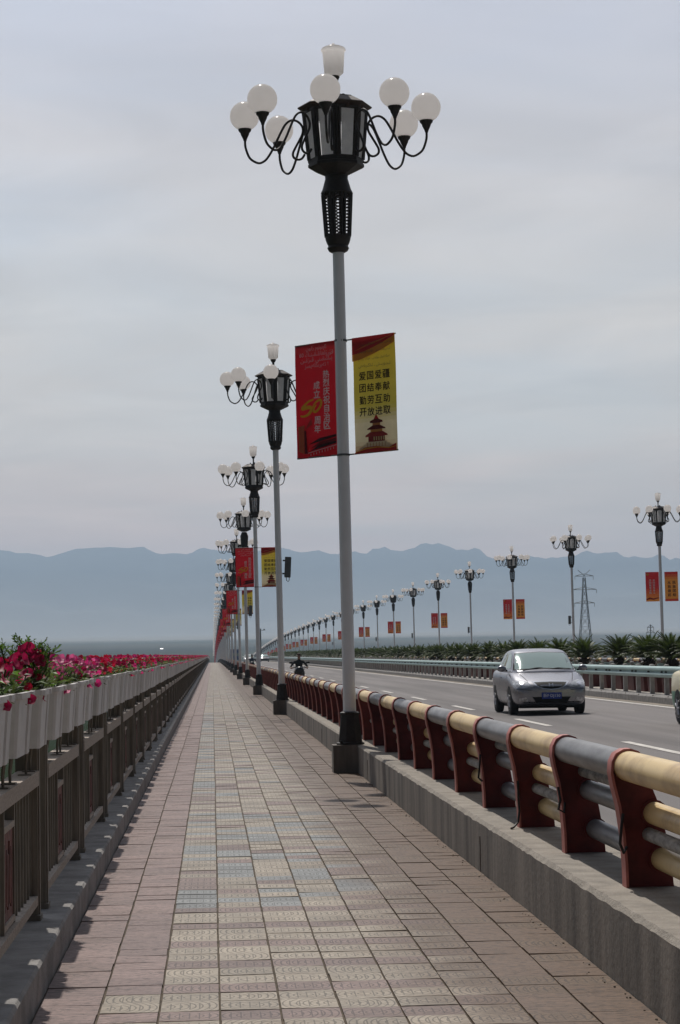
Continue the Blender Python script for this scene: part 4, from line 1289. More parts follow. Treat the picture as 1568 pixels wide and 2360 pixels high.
# clumps for the middle distance, shared
MID = [petunia(100 + i, 24, 200, PALETTE[i % 6], False)[0] for i in range(8)]
FARP = [petunia(200 + i, 14, 34, PALETTE[(0, 4, 5, 0, 1)[i]], False)[0] for i in range(5)]
PITCH = BP / 3
def plant_y(i): return 9.6 + PITCH * i
NPL = 300
yq = 0
for i in range(-3, NPL):
    y = plant_y(i); z = zc(y)
    near = i < 22
    jy, jz = rp.uniform(-.035, .035), rp.uniform(-.008, .008)
    o = link('planter', PL if i < 60 else PLS, None, (rp.uniform(-.008, .008), y + jy, z + jz), (0, 0, R(rp.uniform(-1.2, 1.2))))
    if near: link('bracket', PBR, o)
    nth = i + 3
    where = ('%s from the near end' % ORD[i]) if 0 <= i < 20 else ('just outside the near end' if i < 0 else '')
    tag(o, ('white ribbed plastic planter on the left balustrade, %s' % where) if where else 'white plastic planter in the far unbroken run along the left balustrade', 'planter', 'white planters on the balustrade')
    g = 'petunias in the balustrade planters'
    ci = {0: 1, 1: 0, 2: 0, 3: 2, 4: 2, 5: 3, 6: 2}.get(i, rp.choice([0, 1, 4, 5, 5, 0, 3]))
    if -2 <= i < 8:
        fm, bl = petunia(300 + i, 27, 360, PALETTE[ci], True)
        p = empty('petunia_plant', (0, y, z))
        link('foliage', fm, p)
        for b in bl: link('blossom', b, p)
        tag(p, '%s petunias growing in the %s white planter%s' % (NAMES[ci], ORD[i] if i >= 0 else 'nearest', '' if i >= 0 else ' outside the frame'), 'petunia', g)
    else:
        far = i > 75
        me = rp.choice(FARP) if far else MID[ci if rp.random() < .7 else rp.randrange(8)]
        p = link('petunia_plant', me, None, (0, y, z), (0, 0, 0), (1.0, rp.choice((1, -1)), 1))
        p.location.z += 1.39 * (1 - 1)
        if 8 <= i < 20: tag(p, 'red and pink petunias growing in the %s planter from the near end' % ORD[i], 'petunia', g)
        else: tag(p, 'red petunias in the far unbroken run of white planters', 'petunia', g)
mb = MB()
fl = MB()
for i in range(NPL, 560):
    y = plant_y(i); z = zc(y)
    mb.box(-1.15, -.915, y - .5, y + .5, z + 1.13, z + 1.43)
    for q in range(10):
        petal_flower(fl, (-1.03 + rp.uniform(-.12, .15), y + rp.uniform(-.5, .5), z + 1.46 + rp.uniform(0, .1)), (rp.uniform(-.3, .6), -1, .5), .05, 2 + rp.choice((0, 0, 2)), 6)
        leaf(fl, (-1.03 + rp.uniform(-.1, .1), y + rp.uniform(-.5, .5), z + 1.43), (rp.uniform(-1, 1), rp.uniform(-1, 1), 1), .12, .04, rp.choice((0, 1)))
tag(mb.build('planter_run', M_planter), 'farthest white planters merging at the end of the left balustrade', 'planter', kind='stuff')
tag(fl.build('petunia_run', [M_leaf, M_leafb] + M_petals + [M_throat]), 'farthest red flowers merging at the end of the left balustrade', 'petunia', kind='stuff')
# planters on the far edge
for i in range(24):
    y = 104 + i * 3.2
    o = link('planter', PLS, None, (25.6, y, 0), (0, 0, math.pi)); o.location = (25.6, y, 0)
    tag(o, 'white planter on the far balustrade glimpsed between the palms', 'planter', 'planters on the far balustrade')
# the tall feathery plant with the big crimson blossoms that stands out of the second planter
def feathery():
    mb = MB(); cx_, cy_ = -1.0, 12.0
    tops = [(-.02, .02, .36), (.05, -.03, .33), (-.08, .04, .30), (.09, .05, .28), (-.13, -.02, .33), (.01, .09, .26), (.13, -.02, .31)]
    for dx, dy, h in tops:
        p0, p2 = Vector((cx_, cy_, 1.39)), Vector((cx_ + dx, cy_ + dy, 1.32 + h))
        p1 = (p0 + p2) / 2 + Vector((dx * .3, 0, .02))
        mb.tube([p0, p1, p2], .005, 5, 0)
        for t in (.45, .58, .70, .80, .88, .94, .98):
            q = p0.lerp(p2, t)
            for s in range(4):
                a = rp.uniform(0, 6.28)
                d = Vector((math.cos(a), math.sin(a), rp.uniform(.2, .9))).normalized()
                e = q + d * rp.uniform(.05, .085)
                mb.tube([q, e], .0018, 3, 0, caps=False)
                for m_ in range(5):
                    b = q.lerp(e, .3 + .17 * m_)
                    leaf(mb, b, d + Vector((rp.uniform(-.9, .9), rp.uniform(-.9, .9), rp.uniform(-.2, .7))), .034, .005, rp.choice((0, 1, 1)))
    return mb.mesh('foliage', [M_leaf, M_leafb])
fp = empty('feathery_plant', (0, 0, 0))
link('foliage', feathery(), fp)
for c, n_v, r_ in (((-.985, 11.93, 1.63), (.15, -1, .35), .062), ((-.925, 11.95, 1.60), (.7, -.6, .4), .052), ((-1.04, 11.9, 1.585), (.4, -.9, -.1), .05)):
    mb = MB(); petal_flower(mb, c, n_v, r_, 2, 6); mb.build('blossom', [M_leaf, M_leafb] + M_petals + [M_throat], fp, smooth=60)
tag(fp, 'taller feathery green plant with crimson blossoms standing above the other planter flowers', 'flowering plant')

# ------------------------------------------------------------------ guardrails of the median
def wbeam_prof(x, s):
    return [(x - s * d, z) for d, z in ((.0, .845), (.035, .86), (.075, .895), (.08, .93), (.03, .975), (.012, .99), (.03, 1.005), (.08, 1.05), (.075, 1.09), (.035, 1.125), (.0, 1.135))]
def wbeam(mb, x, s, y0, y1, m=0):
    p = wbeam_prof(x, s)
    q = [(a + s * .004, b) for a, b in reversed(p)]
    mb.sweep(p + q, [y0, y1], m)
def gpost(mb, x, y, s, m=0):
    z = zc(y)
    mb.box(x, x + s * .11, y - .065, y + .065, z + .39, z + 1.13, m) if s > 0 else mb.box(x - .11, x, y - .065, y + .065, z + .39, z + 1.13, m)
    xc = x + s * .055
    mb.lathe([(.072, z + 1.13), (.075, z + 1.15), (.055, z + 1.175), (.02, z + 1.182)], 8, m, cx=xc, cy=y)
    mb.box(x - s * .03 if s > 0 else x, x if s > 0 else x + .03, y - .05, y + .05, z + .91, z + 1.07, m)
gr = empty('guardrail', (11.55, 56, 0.4)); go_ = (-11.55, -56, -0.4)
tag(gr, 'pale teal crash barrier on pale posts along the near edge of the palm median', 'guardrail')
for k in range(0, 60):
    y = 40.0 + 4 * k
    mb = MB(); wbeam(mb, 11.53, 1, y, y + 3.985)
    for yy in (y + .25, y + 2.0, y + 3.75):
        mb.tube([(11.45, yy, .99 + zc(yy)), (11.52, yy, .99 + zc(yy))], .022, 6, 1)
    mb.build('crash_beam', [M_teal, M_black], gr, smooth=35, loc=go_)
for k in range(0, 100):
    y = 41.1 + 1.9 * k
    mb = MB(); gpost(mb, 11.56, y, 1); mb.build('post', M_gpost, gr, smooth=30, loc=go_)
mb = MB()
for k in range(60, 300): wbeam(mb, 11.53, 1, 40.0 + 4 * k, 40 + 4 * k + 3.985)
tag(mb.build('beam_run', M_teal, gr, loc=go_), kind='stuff')
mb = MB()
for k in range(100, 420): gpost(mb, 11.56, 41.1 + 1.9 * k, 1)
tag(mb.build('post_run', M_gpost, gr, loc=go_), kind='stuff')
mb = MB()
for k in range(0, 300): wbeam(mb, 14.07, -1, 40.0 + 4 * k, 40 + 4 * k + 3.985)
for k in range(0, 250): gpost(mb, 14.04, 41.1 + 1.9 * k, -1, 1)
tag(mb.build('far_guardrail', [M_teal, M_gpost]), 'pale teal crash barrier along the far edge of the palm median', 'guardrail')

# ------------------------------------------------------------------ sago palms in red boxes
def palm(seed):
    r = random.Random(seed)
    f, d = MB(), MB()
    nfr = 70
    def frond(mb, a, el, L, droop, wl, nl, c0):
        dirh = Vector((math.cos(a), math.sin(a), 0)); side = Vector((-math.sin(a), math.cos(a), 0))
        pts = []
        p = Vector(c0); ang = el
        st = 11
        for i in range(st + 1):
            pts.append(p.copy()); t = i / st
            p = p + (dirh * math.cos(ang) + Vector((0, 0, 1)) * math.sin(ang)) * (L / st)
            ang -= droop / st * (0.5 + t * 1.2)
        mb.tube(pts[::2] + [pts[-1]], [.012] * (len(pts[::2])) + [.004], 3, 0, caps=False)
        for i in range(nl):
            t = .12 + .88 * i / (nl - 1)
            q = t * st; k = min(int(q), st - 1)
            b = pts[k].lerp(pts[k + 1], q - k)
            tg = (pts[k + 1] - pts[k]).normalized()
            nrm = side.cross(tg).normalized()
            w = wl * math.sin(math.pi * min(1, .25 + t * .72)) ** .8
            for s in (-1, 1):
                dv = (side * s * .82 + tg * .50 + nrm * r.uniform(.10, .42) * (1 if nrm.z > 0 else -1)).normalized()
                e = b + dv * w
                hw = tg * .012
                mb.add([b - hw, b + hw, e], [(0, 1, 2)], 0)
    for i in range(nfr):
        t = i / nfr
        a = i * 2.39996 + r.uniform(-.2, .2)
        el = R(86 - 66 * t ** .9 + r.uniform(-7, 7))
        L = r.uniform(.78, 1.02) * (0.9 + .15 * t)
        frond(f, a, el, L, R(40 + 38 * t) * r.uniform(.75, 1.2), .15, 36, (r.uniform(-.04, .04), r.uniform(-.04, .04), 1.28))
    for i in range(r.randint(2, 4)):
        frond(d, r.uniform(0, 6.28), R(r.uniform(-25, 8)), r.uniform(.6, .85), R(55), .10, 14, (0, 0, 1.22))
    tr = MB()
    tr.lathe([(.15, .86), (.17, .95), (.155, 1.05), (.175, 1.14), (.15, 1.24), (.08, 1.34)], 12)
    for i in range(60):
        a, z = r.uniform(0, 6.28), r.uniform(.88, 1.28)
        b = Vector((.155 * math.cos(a), .155 * math.sin(a), z)); tr.tube([b, b + Vector((math.cos(a) * .05, math.sin(a) * .05, .05))], [.022, .008], 4)
    return f.mesh('frond_crown', M_frond), d.mesh('dry_frond', M_dead), tr.mesh('trunk', M_trunk, smooth=30)
PALMS = [palm(40 + i) for i in range(4)]
mb = MB(); mb.box(-.55, .55, -.62, .62, .385, .88, taper=1.06)
for s in (-1, 1):
    mb.box(-.60, .60, s * .655 - .02, s * .655 + .02, .83, .90)
    mb.box(s * .585 - .02, s * .585 + .02, -.635, .635, .83, .90)
mb.box(-.54, .54, -.60, .60, .86, .872, 1)
PBX = mb.mesh('planter_box', [M_pbox, M_soil])
rq = random.Random(9)
ypos = [52.5, 56.6, 60.8, 64.4, 68.9, 75.3, 81.5]
while ypos[-1] < 460: ypos.append(ypos[-1] + rq.uniform(5.0, 5.8))
for i, y in enumerate(ypos):
    z = zc(y); x = 12.8 + rq.uniform(-.12, .12)
    f, d, t = PALMS[i % 4]
    sc = rq.uniform(.95, 1.14)
    rz = rq.uniform(0, 6.28)
    if i < 3: who = 'palm in the median right beside the frame edge'
    if y < 130:
        o = empty('sago_palm', (x, y, z), (0, 0, rz))
        c = link('frond_crown', f, o, scale=(sc, sc, 1)); link('trunk', t, o); link('dry_frond', d, o)
    else:
        o = link('sago_palm', f, None, (x, y, z), (0, 0, rz), (sc, sc, 1))
    if i >= 2 and i - 2 < 14: lab = 'dark green sago palm in the median, %s from the right edge' % ORD[i - 2]
    elif i < 2: lab = 'sago palm in the median beyond the right edge of the photo'
    else: lab = 'sago palm merged into the far hedge-like row along the median, past the fourteenth'
    tag(o, lab, 'palm', 'sago palms in the median')
    bxs = link('planter_box', PBX, None, (x, y, z), (0, 0, R(rq.uniform(-2, 2))))
    if i >= 2 and i - 2 < 14: lab = 'dark red planter box under the %s sago palm from the right edge' % ORD[i - 2]
    elif i < 2: lab = 'dark red planter box beyond the right edge of the photo'
    else: lab = 'dark red planter box under the merged far palms, past the fourteenth'
    tag(bxs, lab, 'planter box', 'red boxes holding the palms')
    # a red box without a palm between
    yb = y + (ypos[i + 1] - y) / 2 if i + 1 < len(ypos) else None
    if yb and yb < 200:
        e = link('planter_box', PBX, None, (x, yb, z), (0, 0, R(rq.uniform(-3, 3))))
        tag(e, 'dark red planter box standing between two palms behind the teal crash barrier', 'planter box', 'red boxes between the palms')
# ------------------------------------------------------------------ vehicles
M_silver = mat('silver_paint', (0.33, 0.33, 0.355), 0.27, metal=0.8)
M_white_p = mat('white_paint', (0.78, 0.78, 0.78), 0.25)
M_dark_p = mat('dark_paint', (0.03, 0.032, 0.04), 0.25, metal=0.3)
M_cream_p = mat('cream_paint', (0.66, 0.58, 0.36), 0.3)
M_green_p = mat('green_paint', (0.12, 0.30, 0.20), 0.3)
M_blue_p = mat('blue_paint', (0.03, 0.06, 0.20), 0.4)
M_glass = mat('car_glass', (0.30, 0.39, 0.36), 0.07, metal=0.4, spec=1.0)
M_tyre = mat('tyre', (0.018, 0.018, 0.019), 0.8)
M_rim = mat('alloy_rim', (0.42, 0.42, 0.43), 0.35, metal=0.7)
M_trim = mat('black_trim', (0.010, 0.010, 0.011), 0.6, spec=0.2)
M_lens = mat('headlight_lens', (0.62, 0.63, 0.64), 0.12, metal=0.5, var=0.5, scale=14)
M_chrome = mat('chrome', (0.72, 0.72, 0.74), 0.15, metal=1.0)
M_plate = mat('blue_plate', (0.012, 0.045, 0.30), 0.4)
M_platew = mat('plate_white', (0.78, 0.80, 0.84), 0.5)
M_indic = mat('amber_lens', (0.50, 0.20, 0.03), 0.3)

def loft(mb, secs, mat_=0, cap=True):
    n = len(secs[0]); vs = [p for s in secs for p in s]; fs = []
    for i in range(len(secs) - 1):
        for k in range(n):
            fs.append((i * n + k, i * n + (k + 1) % n, (i + 1) * n + (k + 1) % n, (i + 1) * n + k))
    if cap:
        fs.append(tuple(range(n - 1, -1, -1))); fs.append(tuple(range((len(secs) - 1) * n, len(secs) * n)))
    mb.add(vs, fs, mat_)
_body = {}
def car_shells():
    if _body: return _body
    def ring(y, hw, zt, zb, zs):
        half = [(0, zb), (hw * .80, zb), (hw * .97, zb + .07), (hw, .50), (hw * .995, zs - .08), (hw * .955, zs), (hw * .78, zs + (zt - zs) * .72), (hw * .4, zt - .004), (0, zt)]
        pts = [(x, y, z) for x, z in half] + [(-x, y, z) for x, z in reversed(half[1:-1])]
        return pts
    B = [(0.0, .56, .60, .32, .545), (.03, .66, .66, .25, .60), (.10, .755, .715, .21, .66), (.25, .81, .78, .19, .715), (.50, .835, .855, .18, .80), (.80, .842, .935, .18, .88),
         (1.05, .845, .985, .18, .93), (1.5, .845, 1.0, .18, .945), (2.4, .845, 1.0, .18, .955), (3.2, .845, 1.01, .18, .965), (3.7, .838, 1.03, .18, .97), (4.05, .80, 1.02, .2, .95), (4.25, .73, .95, .25, .88), (4.31, .6, .82, .33, .76)]
    mb = MB(); loft(mb, [ring(*b) for b in B])
    lower = smoothed(mb.mesh('body', []), 2)
    def cring(y, wb, wt, zb, zt):
        half = [(0, zb), (wb, zb), (wb * .985, zb + (zt - zb) * .25), (wb + (wt - wb) * .62, zb + (zt - zb) * .62), (wt + .035, zt - .055), (wt * .82, zt - .008), (0, zt)]
        return [(x, y, z) for x, z in half] + [(-x, y, z) for x, z in reversed(half[1:-1])]
    C = [(.82, .60, .56, .88, .95), (.95, .70, .60, .88, 1.03), (1.15, .775, .60, .88, 1.145), (1.45, .80, .60, .88, 1.315), (1.72, .805, .595, .88, 1.435), (2.0, .81, .60, .88, 1.475), (2.5, .81, .60, .88, 1.488),
         (3.0, .80, .59, .88, 1.46), (3.3, .79, .57, .88, 1.38), (3.6, .77, .56, .88, 1.22), (3.85, .72, .55, .88, 1.05), (3.95, .66, .5, .88, .98)]
    mb = MB(); loft(mb, [cring(*c) for c in C])
    cabin = smoothed(mb.mesh('cabin', []), 2)
    def bvh(me):
        return BVHTree.FromPolygons([v.co.copy() for v in me.vertices], [tuple(p.vertices) for p in me.polygons])
    _body.update(lower=lower, cabin=cabin, bl=bvh(lower), bc=bvh(cabin))
    return _body
def project(mb, poly, tr, axis, off=.005, m=0, n=8, mirror=False):
    """lay a 2-D outline on the car's skin. axis 'f': (x,z) seen from the front; 's': (y,z) seen from the side (+x)"""
    import mathutils
    xs_ = [p[0] for p in poly]; zs_ = [p[1] for p in poly]
    def inside(x, z):
        c = False
        for i in range(len(poly)):
            (x1, y1), (x2, y2) = poly[i], poly[i - 1]
            if (y1 > z) != (y2 > z) and x < (x2 - x1) * (z - y1) / (y2 - y1) + x1: c = not c
        return c
    fill = mathutils.geometry.delaunay_2d_cdt
    pts = [Vector(p) for p in poly]
    E = [(i, (i + 1) % len(pts)) for i in range(len(pts))]
    dense, DE = [], []
    for i, p in enumerate(pts):
        q = pts[(i + 1) % len(pts)]
        k = max(1, int((q - p).length / .05))
        for j in range(k): dense.append(p.lerp(q, j / k))
    DE = [(i, (i + 1) % len(dense)) for i in range(len(dense))]
    st = max(max(xs_) - min(xs_), max(zs_) - min(zs_)) / n
    x = min(xs_) + st / 2
    while x < max(xs_):
        z = min(zs_) + st / 2
        while z < max(zs_):
            if inside(x, z): dense.append(Vector((x, z)))
            z += st
        x += st
    vo, eo, fo, *_ = fill(dense, DE, [list(range(len(DE)))], 1, 1e-5)
    out = []
    for v in vo:
        if axis == 'f': o, d = Vector((v.x, -3, v.y)), Vector((0, 1, 0))
        else: o, d = Vector((3, v.x, v.y)), Vector((-1, 0, 0))
        h, nn, ix, ds = tr.ray_cast(o, d)
        if h is None:
            h = Vector((v.x, .3, v.y)) if axis == 'f' else Vector((.8, v.x, v.y)); nn = -d
        if nn.dot(d) > 0: nn = -nn
        p = h + nn * off
        out.append((-p.x if mirror else p.x, p.y, p.z))
    mb.add(out, [tuple(f) for f in fo], m)
def wheel_mesh(width=.19, r=.298):
    t = MB()
    vs, fs = [], []
    prof = [(-width / 2 + .02, r * .64), (-width / 2, r * .72), (-width / 2 + .005, r * .92), (-width / 2 + .03, r), (width / 2 - .03, r), (width / 2 - .005, r * .92), (width / 2, r * .72), (width / 2 - .02, r * .64)]
    n = 32
    for x, rr in prof:
        for k in range(n):
            a = 2 * math.pi * k / n; vs.append((x, rr * math.cos(a), rr * math.sin(a)))
    for i in range(len(prof) - 1):
        for k in range(n):
            fs.append((i * n + k, i * n + (k + 1) % n, (i + 1) * n + (k + 1) % n, (i + 1) * n + k))
    t.add(vs, fs)
    rim = MB()
    rim.tube([(-width / 2 + .03, 0, 0), (width / 2 - .03, 0, 0)], r * .655, 28, 1)
    rim.tube([(width / 2 - .03, 0, 0), (width / 2 - .012, 0, 0)], [r * .66, r * .62], 28, 0)
    rim.tube([(width / 2 - .011, 0, 0), (width / 2 - .006, 0, 0)], r * .56, 28, 1)
    for k in range(7):
        a = 2 * math.pi * k / 7
        rim.tube([(width / 2 - .008, 0, 0), (width / 2 - .004, r * .58 * math.cos(a), r * .58 * math.sin(a))], [.034, .024], 5, 0)
    rim.tube([(width / 2 - .012, 0, 0), (width / 2 + .004, 0, 0)], .05, 12, 0)
    return t.mesh('tyre', M_tyre, smooth=40), rim.mesh('rim', [M_rim, M_trim], smooth=40)
TYRE, RIM = wheel_mesh()
def build_car(name, paint, x, y, label, cat, two=None, detail=True, plate='新F·DJ150', group=None, driver=True):
    sh = car_shells()
    root = empty(name, (x, y, zc(y) + road_z(x) + .001))
    tag(root, label, cat, group)
    def skin(me, nm, parent):
        m2 = me.copy(); m2.name = nm
        m2.materials.clear(); m2.materials.append(paint)
        if two:
            m2.materials.append(two)
            for p in m2.polygons:
                if p.center.z < .62: p.material_index = 1
        return link(nm, m2, parent)
    body = skin(sh['lower'], 'body', root)
    skin(sh['cabin'], 'cabin', root)
    L, Cb = sh['bl'], sh['bc']
    def patch(nm, polys, mats, parent=root, smooth=40):
        mb = MB()
        for args in polys: project(mb, *args)
        return mb.build(nm, mats, parent, smooth=smooth)
    patch('windscreen', [([(-.665, 1.01), (0, 1.035), (.665, 1.01), (.61, 1.22), (.555, 1.365), (0, 1.392), (-.555, 1.365), (-.61, 1.22)], Cb, 'f', .006, 0, 14)], M_glass)
    patch('screen_surround', [([(-.70, .99), (0, 1.015), (.70, .99), (.64, 1.22), (.578, 1.375), (0, 1.404), (-.578, 1.375), (-.64, 1.22)], Cb, 'f', .003, 0, 14)], M_trim)
    for mir in (False, True):
        o_ = patch('side_window', [([(1.30, 1.03), (2.38, 1.03), (2.38, 1.395), (2.0, 1.395), (1.72, 1.335)], Cb, 's', .004, 0, 10, mir), ([(2.45, 1.03), (3.42, 1.06), (3.22, 1.31), (3.0, 1.37), (2.45, 1.395)], Cb, 's', .004, 0, 10, mir)], M_glass)
        s = -1 if mir else 1
        patch('headlight', [([(s * .40, .625), (s * .60, .60), (s * .755, .615), (s * .81, .69), (s * .795, .765), (s * .64, .775), (s * .50, .73)], L, 'f', .006, 0, 8)], M_lens)
        mb = MB(); project(mb, [(s * .64 + .042 * math.cos(a_), .69 + .042 * math.sin(a_)) for a_ in [math.pi * j_ / 5 for j_ in range(10)]], L, 'f', .011, 0, 4)
        mb.build('reflector', M_chrome, root, smooth=40).name = 'headlight_reflector'
        patch('fog_light', [([(s * .52, .31), (s * .70, .31), (s * .71, .37), (s * .57, .395)], L, 'f', .006, 0, 6)], M_lens)
        patch('wheel_arch', [([(ya + .345 * math.cos(a), .30 + .345 * math.sin(a)) for a in [math.pi * j / 16 for j in range(17)]] + [(ya - .345, .235), (ya + .345, .235)], L, 's', .003, 0, 8, mir) for ya in (.82, 3.27)], M_trim)
        patch('body_moulding', [([(1.25, .52), (3.0, .52), (3.0, .545), (1.25, .545)], L, 's', .008, 0, 30, mir)], paint)
        patch('door_seam', [([(1.27, .28), (1.282, .28), (1.282, .93), (1.27, .93)], L, 's', .003, 0, 40, mir), ([(2.40, .28), (2.412, .28), (2.412, .95), (2.40, .95)], L, 's', .003, 0, 40, mir)], M_trim)
        patch('bonnet_seam', [([(s * .635, .975), (s * .65, .975), (s * .505, .75), (s * .49, .75)], L, 'f', .003, 0, 20), ([(s * .44, .548), (s * .80, .575), (s * .80, .587), (s * .44, .56)], L, 'f', .003, 0, 20)], M_trim)
        patch('door_handle', [([(2.15, .80), (2.34, .80), (2.34, .835), (2.15, .835)], L, 's', .014, 0, 6, mir)], paint)
        mb = MB(); mb.sphere((s * .93, 1.32, 1.03), .10, 14, 10, 0, sc=(1.05, .62, .72)); mb.tube([(s * .80, 1.36, .985), (s * .90, 1.34, 1.0)], .022, 6, 1)
        mb.add([(s * .93 + .07 * a, 1.384, 1.03 + .05 * b) for a, b in ((-1, -1), (1, -1), (1, 1), (-1, 1))], [(0, 1, 2, 3)], 2)
        mb.build('wing_mirror', [paint, M_trim, M_chrome], root, smooth=60)
        for ya in (.82, 3.27):
            w = link('wheel', TYRE, root, (s * .748, ya, .298), (0, 0, 0 if s > 0 else math.pi)); link('rim', RIM, w)
    if detail:
        patch('grille', [([(-.365, .725), (-.31, .66), (-.17, .598), (0, .58), (.17, .598), (.31, .66), (.365, .725), (0, .735)], L, 'f', .006, 0, 10)], M_trim)
        patch('grille_surround', [([(-.42, .748), (-.35, .66), (-.19, .582), (0, .562), (.19, .582), (.35, .66), (.42, .748), (0, .757)], L, 'f', .003, 0, 10)], M_chrome)
        patch('air_intake', [([(-.43, .405), (-.34, .27), (.34, .27), (.43, .405)], L, 'f', .005, 0, 10)], M_trim)
        patch('lower_lip', [([(-.62, .235), (.62, .235), (.66, .30), (-.66, .30)], L, 'f', .004, 0, 12)], M_trim)
        mb = MB()                                  # the badge: an upright H in a rounded frame
        for a, b, c, d in ((-.048, -.033, .625, .695), (.033, .048, .625, .695), (-.036, .036, .652, .668)): project(mb, [(a, c), (b, c), (b, d), (a, d)], L, 'f', .013, 0, 3)
        mb.build('badge', M_chrome, root, smooth=None)
        pl = MB(); pl.box(-.22, .22, -.035, -.02, .36, .50, 0)
        pl.box(-.214, .214, -.0362, -.035, .366, .494, 0)
        put_text(pl, plate, 0, .43, w=.38, y=-.0385, mat=1)
        pl.build('number_plate', [M_plate, M_platew], root)
        mb = MB()
        mb.tube([(-.50, .925, .995), (-.2, .955, 1.04), (.06, 1.0, 1.045)], .011, 5); mb.tube([(0.0, .93, 1.0), (.3, .955, 1.035), (.58, .99, 1.015)], .011, 5)
        mb.build('wiper', M_trim, root)
        patch('roof_panel', [], paint) if False else None
        mb = MB(); mb.sphere((.36, 1.62, 1.02), .16, 14, 8, 0, sc=(1, .5, .5))
        mb.box(-.68, .68, 1.12, 1.5, .95, .985, 0); mb.build('dashboard', M_trim, root, smooth=50)
        mb = MB(); mb.box(-.66, .66, .35, 3.9, .15, .25); mb.build('underside', M_trim, root)
    return root
CAR_Y = 48.9
silver = build_car('car', M_silver, 7.50, CAR_Y, 'silver compact sedan with blue number plate driving towards the camera in the near lanes', 'car')
taxi = build_car('taxi', M_cream_p, 9.53, 37.9, 'cream and green car cut off by the right edge of the photo', 'car', two=M_green_p, plate='新F·T2165')
wcar = build_car('car', M_white_p, 6.55, 405, 'tiny white car far down the road near the vanishing point', 'car', detail=False)
dcar = build_car('car', M_dark_p, 10.0, 425, 'tiny dark car far down the road, right of the tiny white car', 'car', detail=False)
# small blue lorry far away
mb = MB(); mb.box(-1.05, 1.05, 1.7, 6.0, .75, 2.9); tr_ = empty('lorry', (5.35, 520, zc(520) + road_z(5.35))); mb.build('cargo_box', M_blue_p, tr_)
mb = MB(); mb.box(-.98, .98, 0, 1.6, .45, 2.2, taper=.93); mb.box(-.99, .99, -.02, .1, .40, .65); mb.build('cab', M_blue_p, tr_)
mb = MB(); mb.add([(-.82, -.0, 1.35), (.82, 0, 1.35), (.80, .03, 2.0), (-.80, .03, 2.0)], [(0, 1, 2, 3)]); mb.build('windscreen', M_glass, tr_, loc=(0, -.01, 0))
for s in (-1, 1):
    for yy in (.8, 4.8): link('wheel', TYRE, tr_, (s * .92, yy, .42), scale=(1.2, 1.4, 1.4))
tag(tr_, 'small dark blue lorry far down the road between the lamp posts', 'lorry')

# ------------------------------------------------------------------ scooter riders
M_jacket = mat('dark_jacket', (0.014, 0.016, 0.018), 0.85, var=0.3, scale=12)
M_skin = mat('skin', (0.30, 0.165, 0.11), 0.6)
M_trouser = mat('khaki_trousers', (0.26, 0.22, 0.17), 0.9, var=0.2, scale=9)
M_hair = mat('brown_cap', (0.06, 0.035, 0.025), 0.8)
M_scoot = mat('scooter_plastic', (0.012, 0.014, 0.016), 0.30)
M_hose = mat('blue_cloth', (0.05, 0.06, 0.10), 0.9)
def skin_body(nodes, edges, root_i, levels=1):
    me = bpy.data.meshes.new('figure'); me.from_pydata([n[0] for n in nodes], edges, [])
    o = bpy.data.objects.new('figure', me); COL.objects.link(o)
    md = o.modifiers.new('k', 'SKIN'); md.use_smooth_shade = True
    sv = me.skin_vertices[0].data
    for i, n in enumerate(nodes):
        r_ = n[1] if isinstance(n[1], tuple) else (n[1], n[1])
        sv[i].radius = r_
        sv[i].use_root = (i == root_i)
    sb = o.modifiers.new('s', 'SUBSURF'); sb.levels = levels
    dg = bpy.context.evaluated_depsgraph_get()
    r = bpy.data.meshes.new_from_object(o.evaluated_get(dg))
    bpy.data.objects.remove(o)
    r.polygons.foreach_set('use_smooth', [True] * len(r.polygons))
    return r
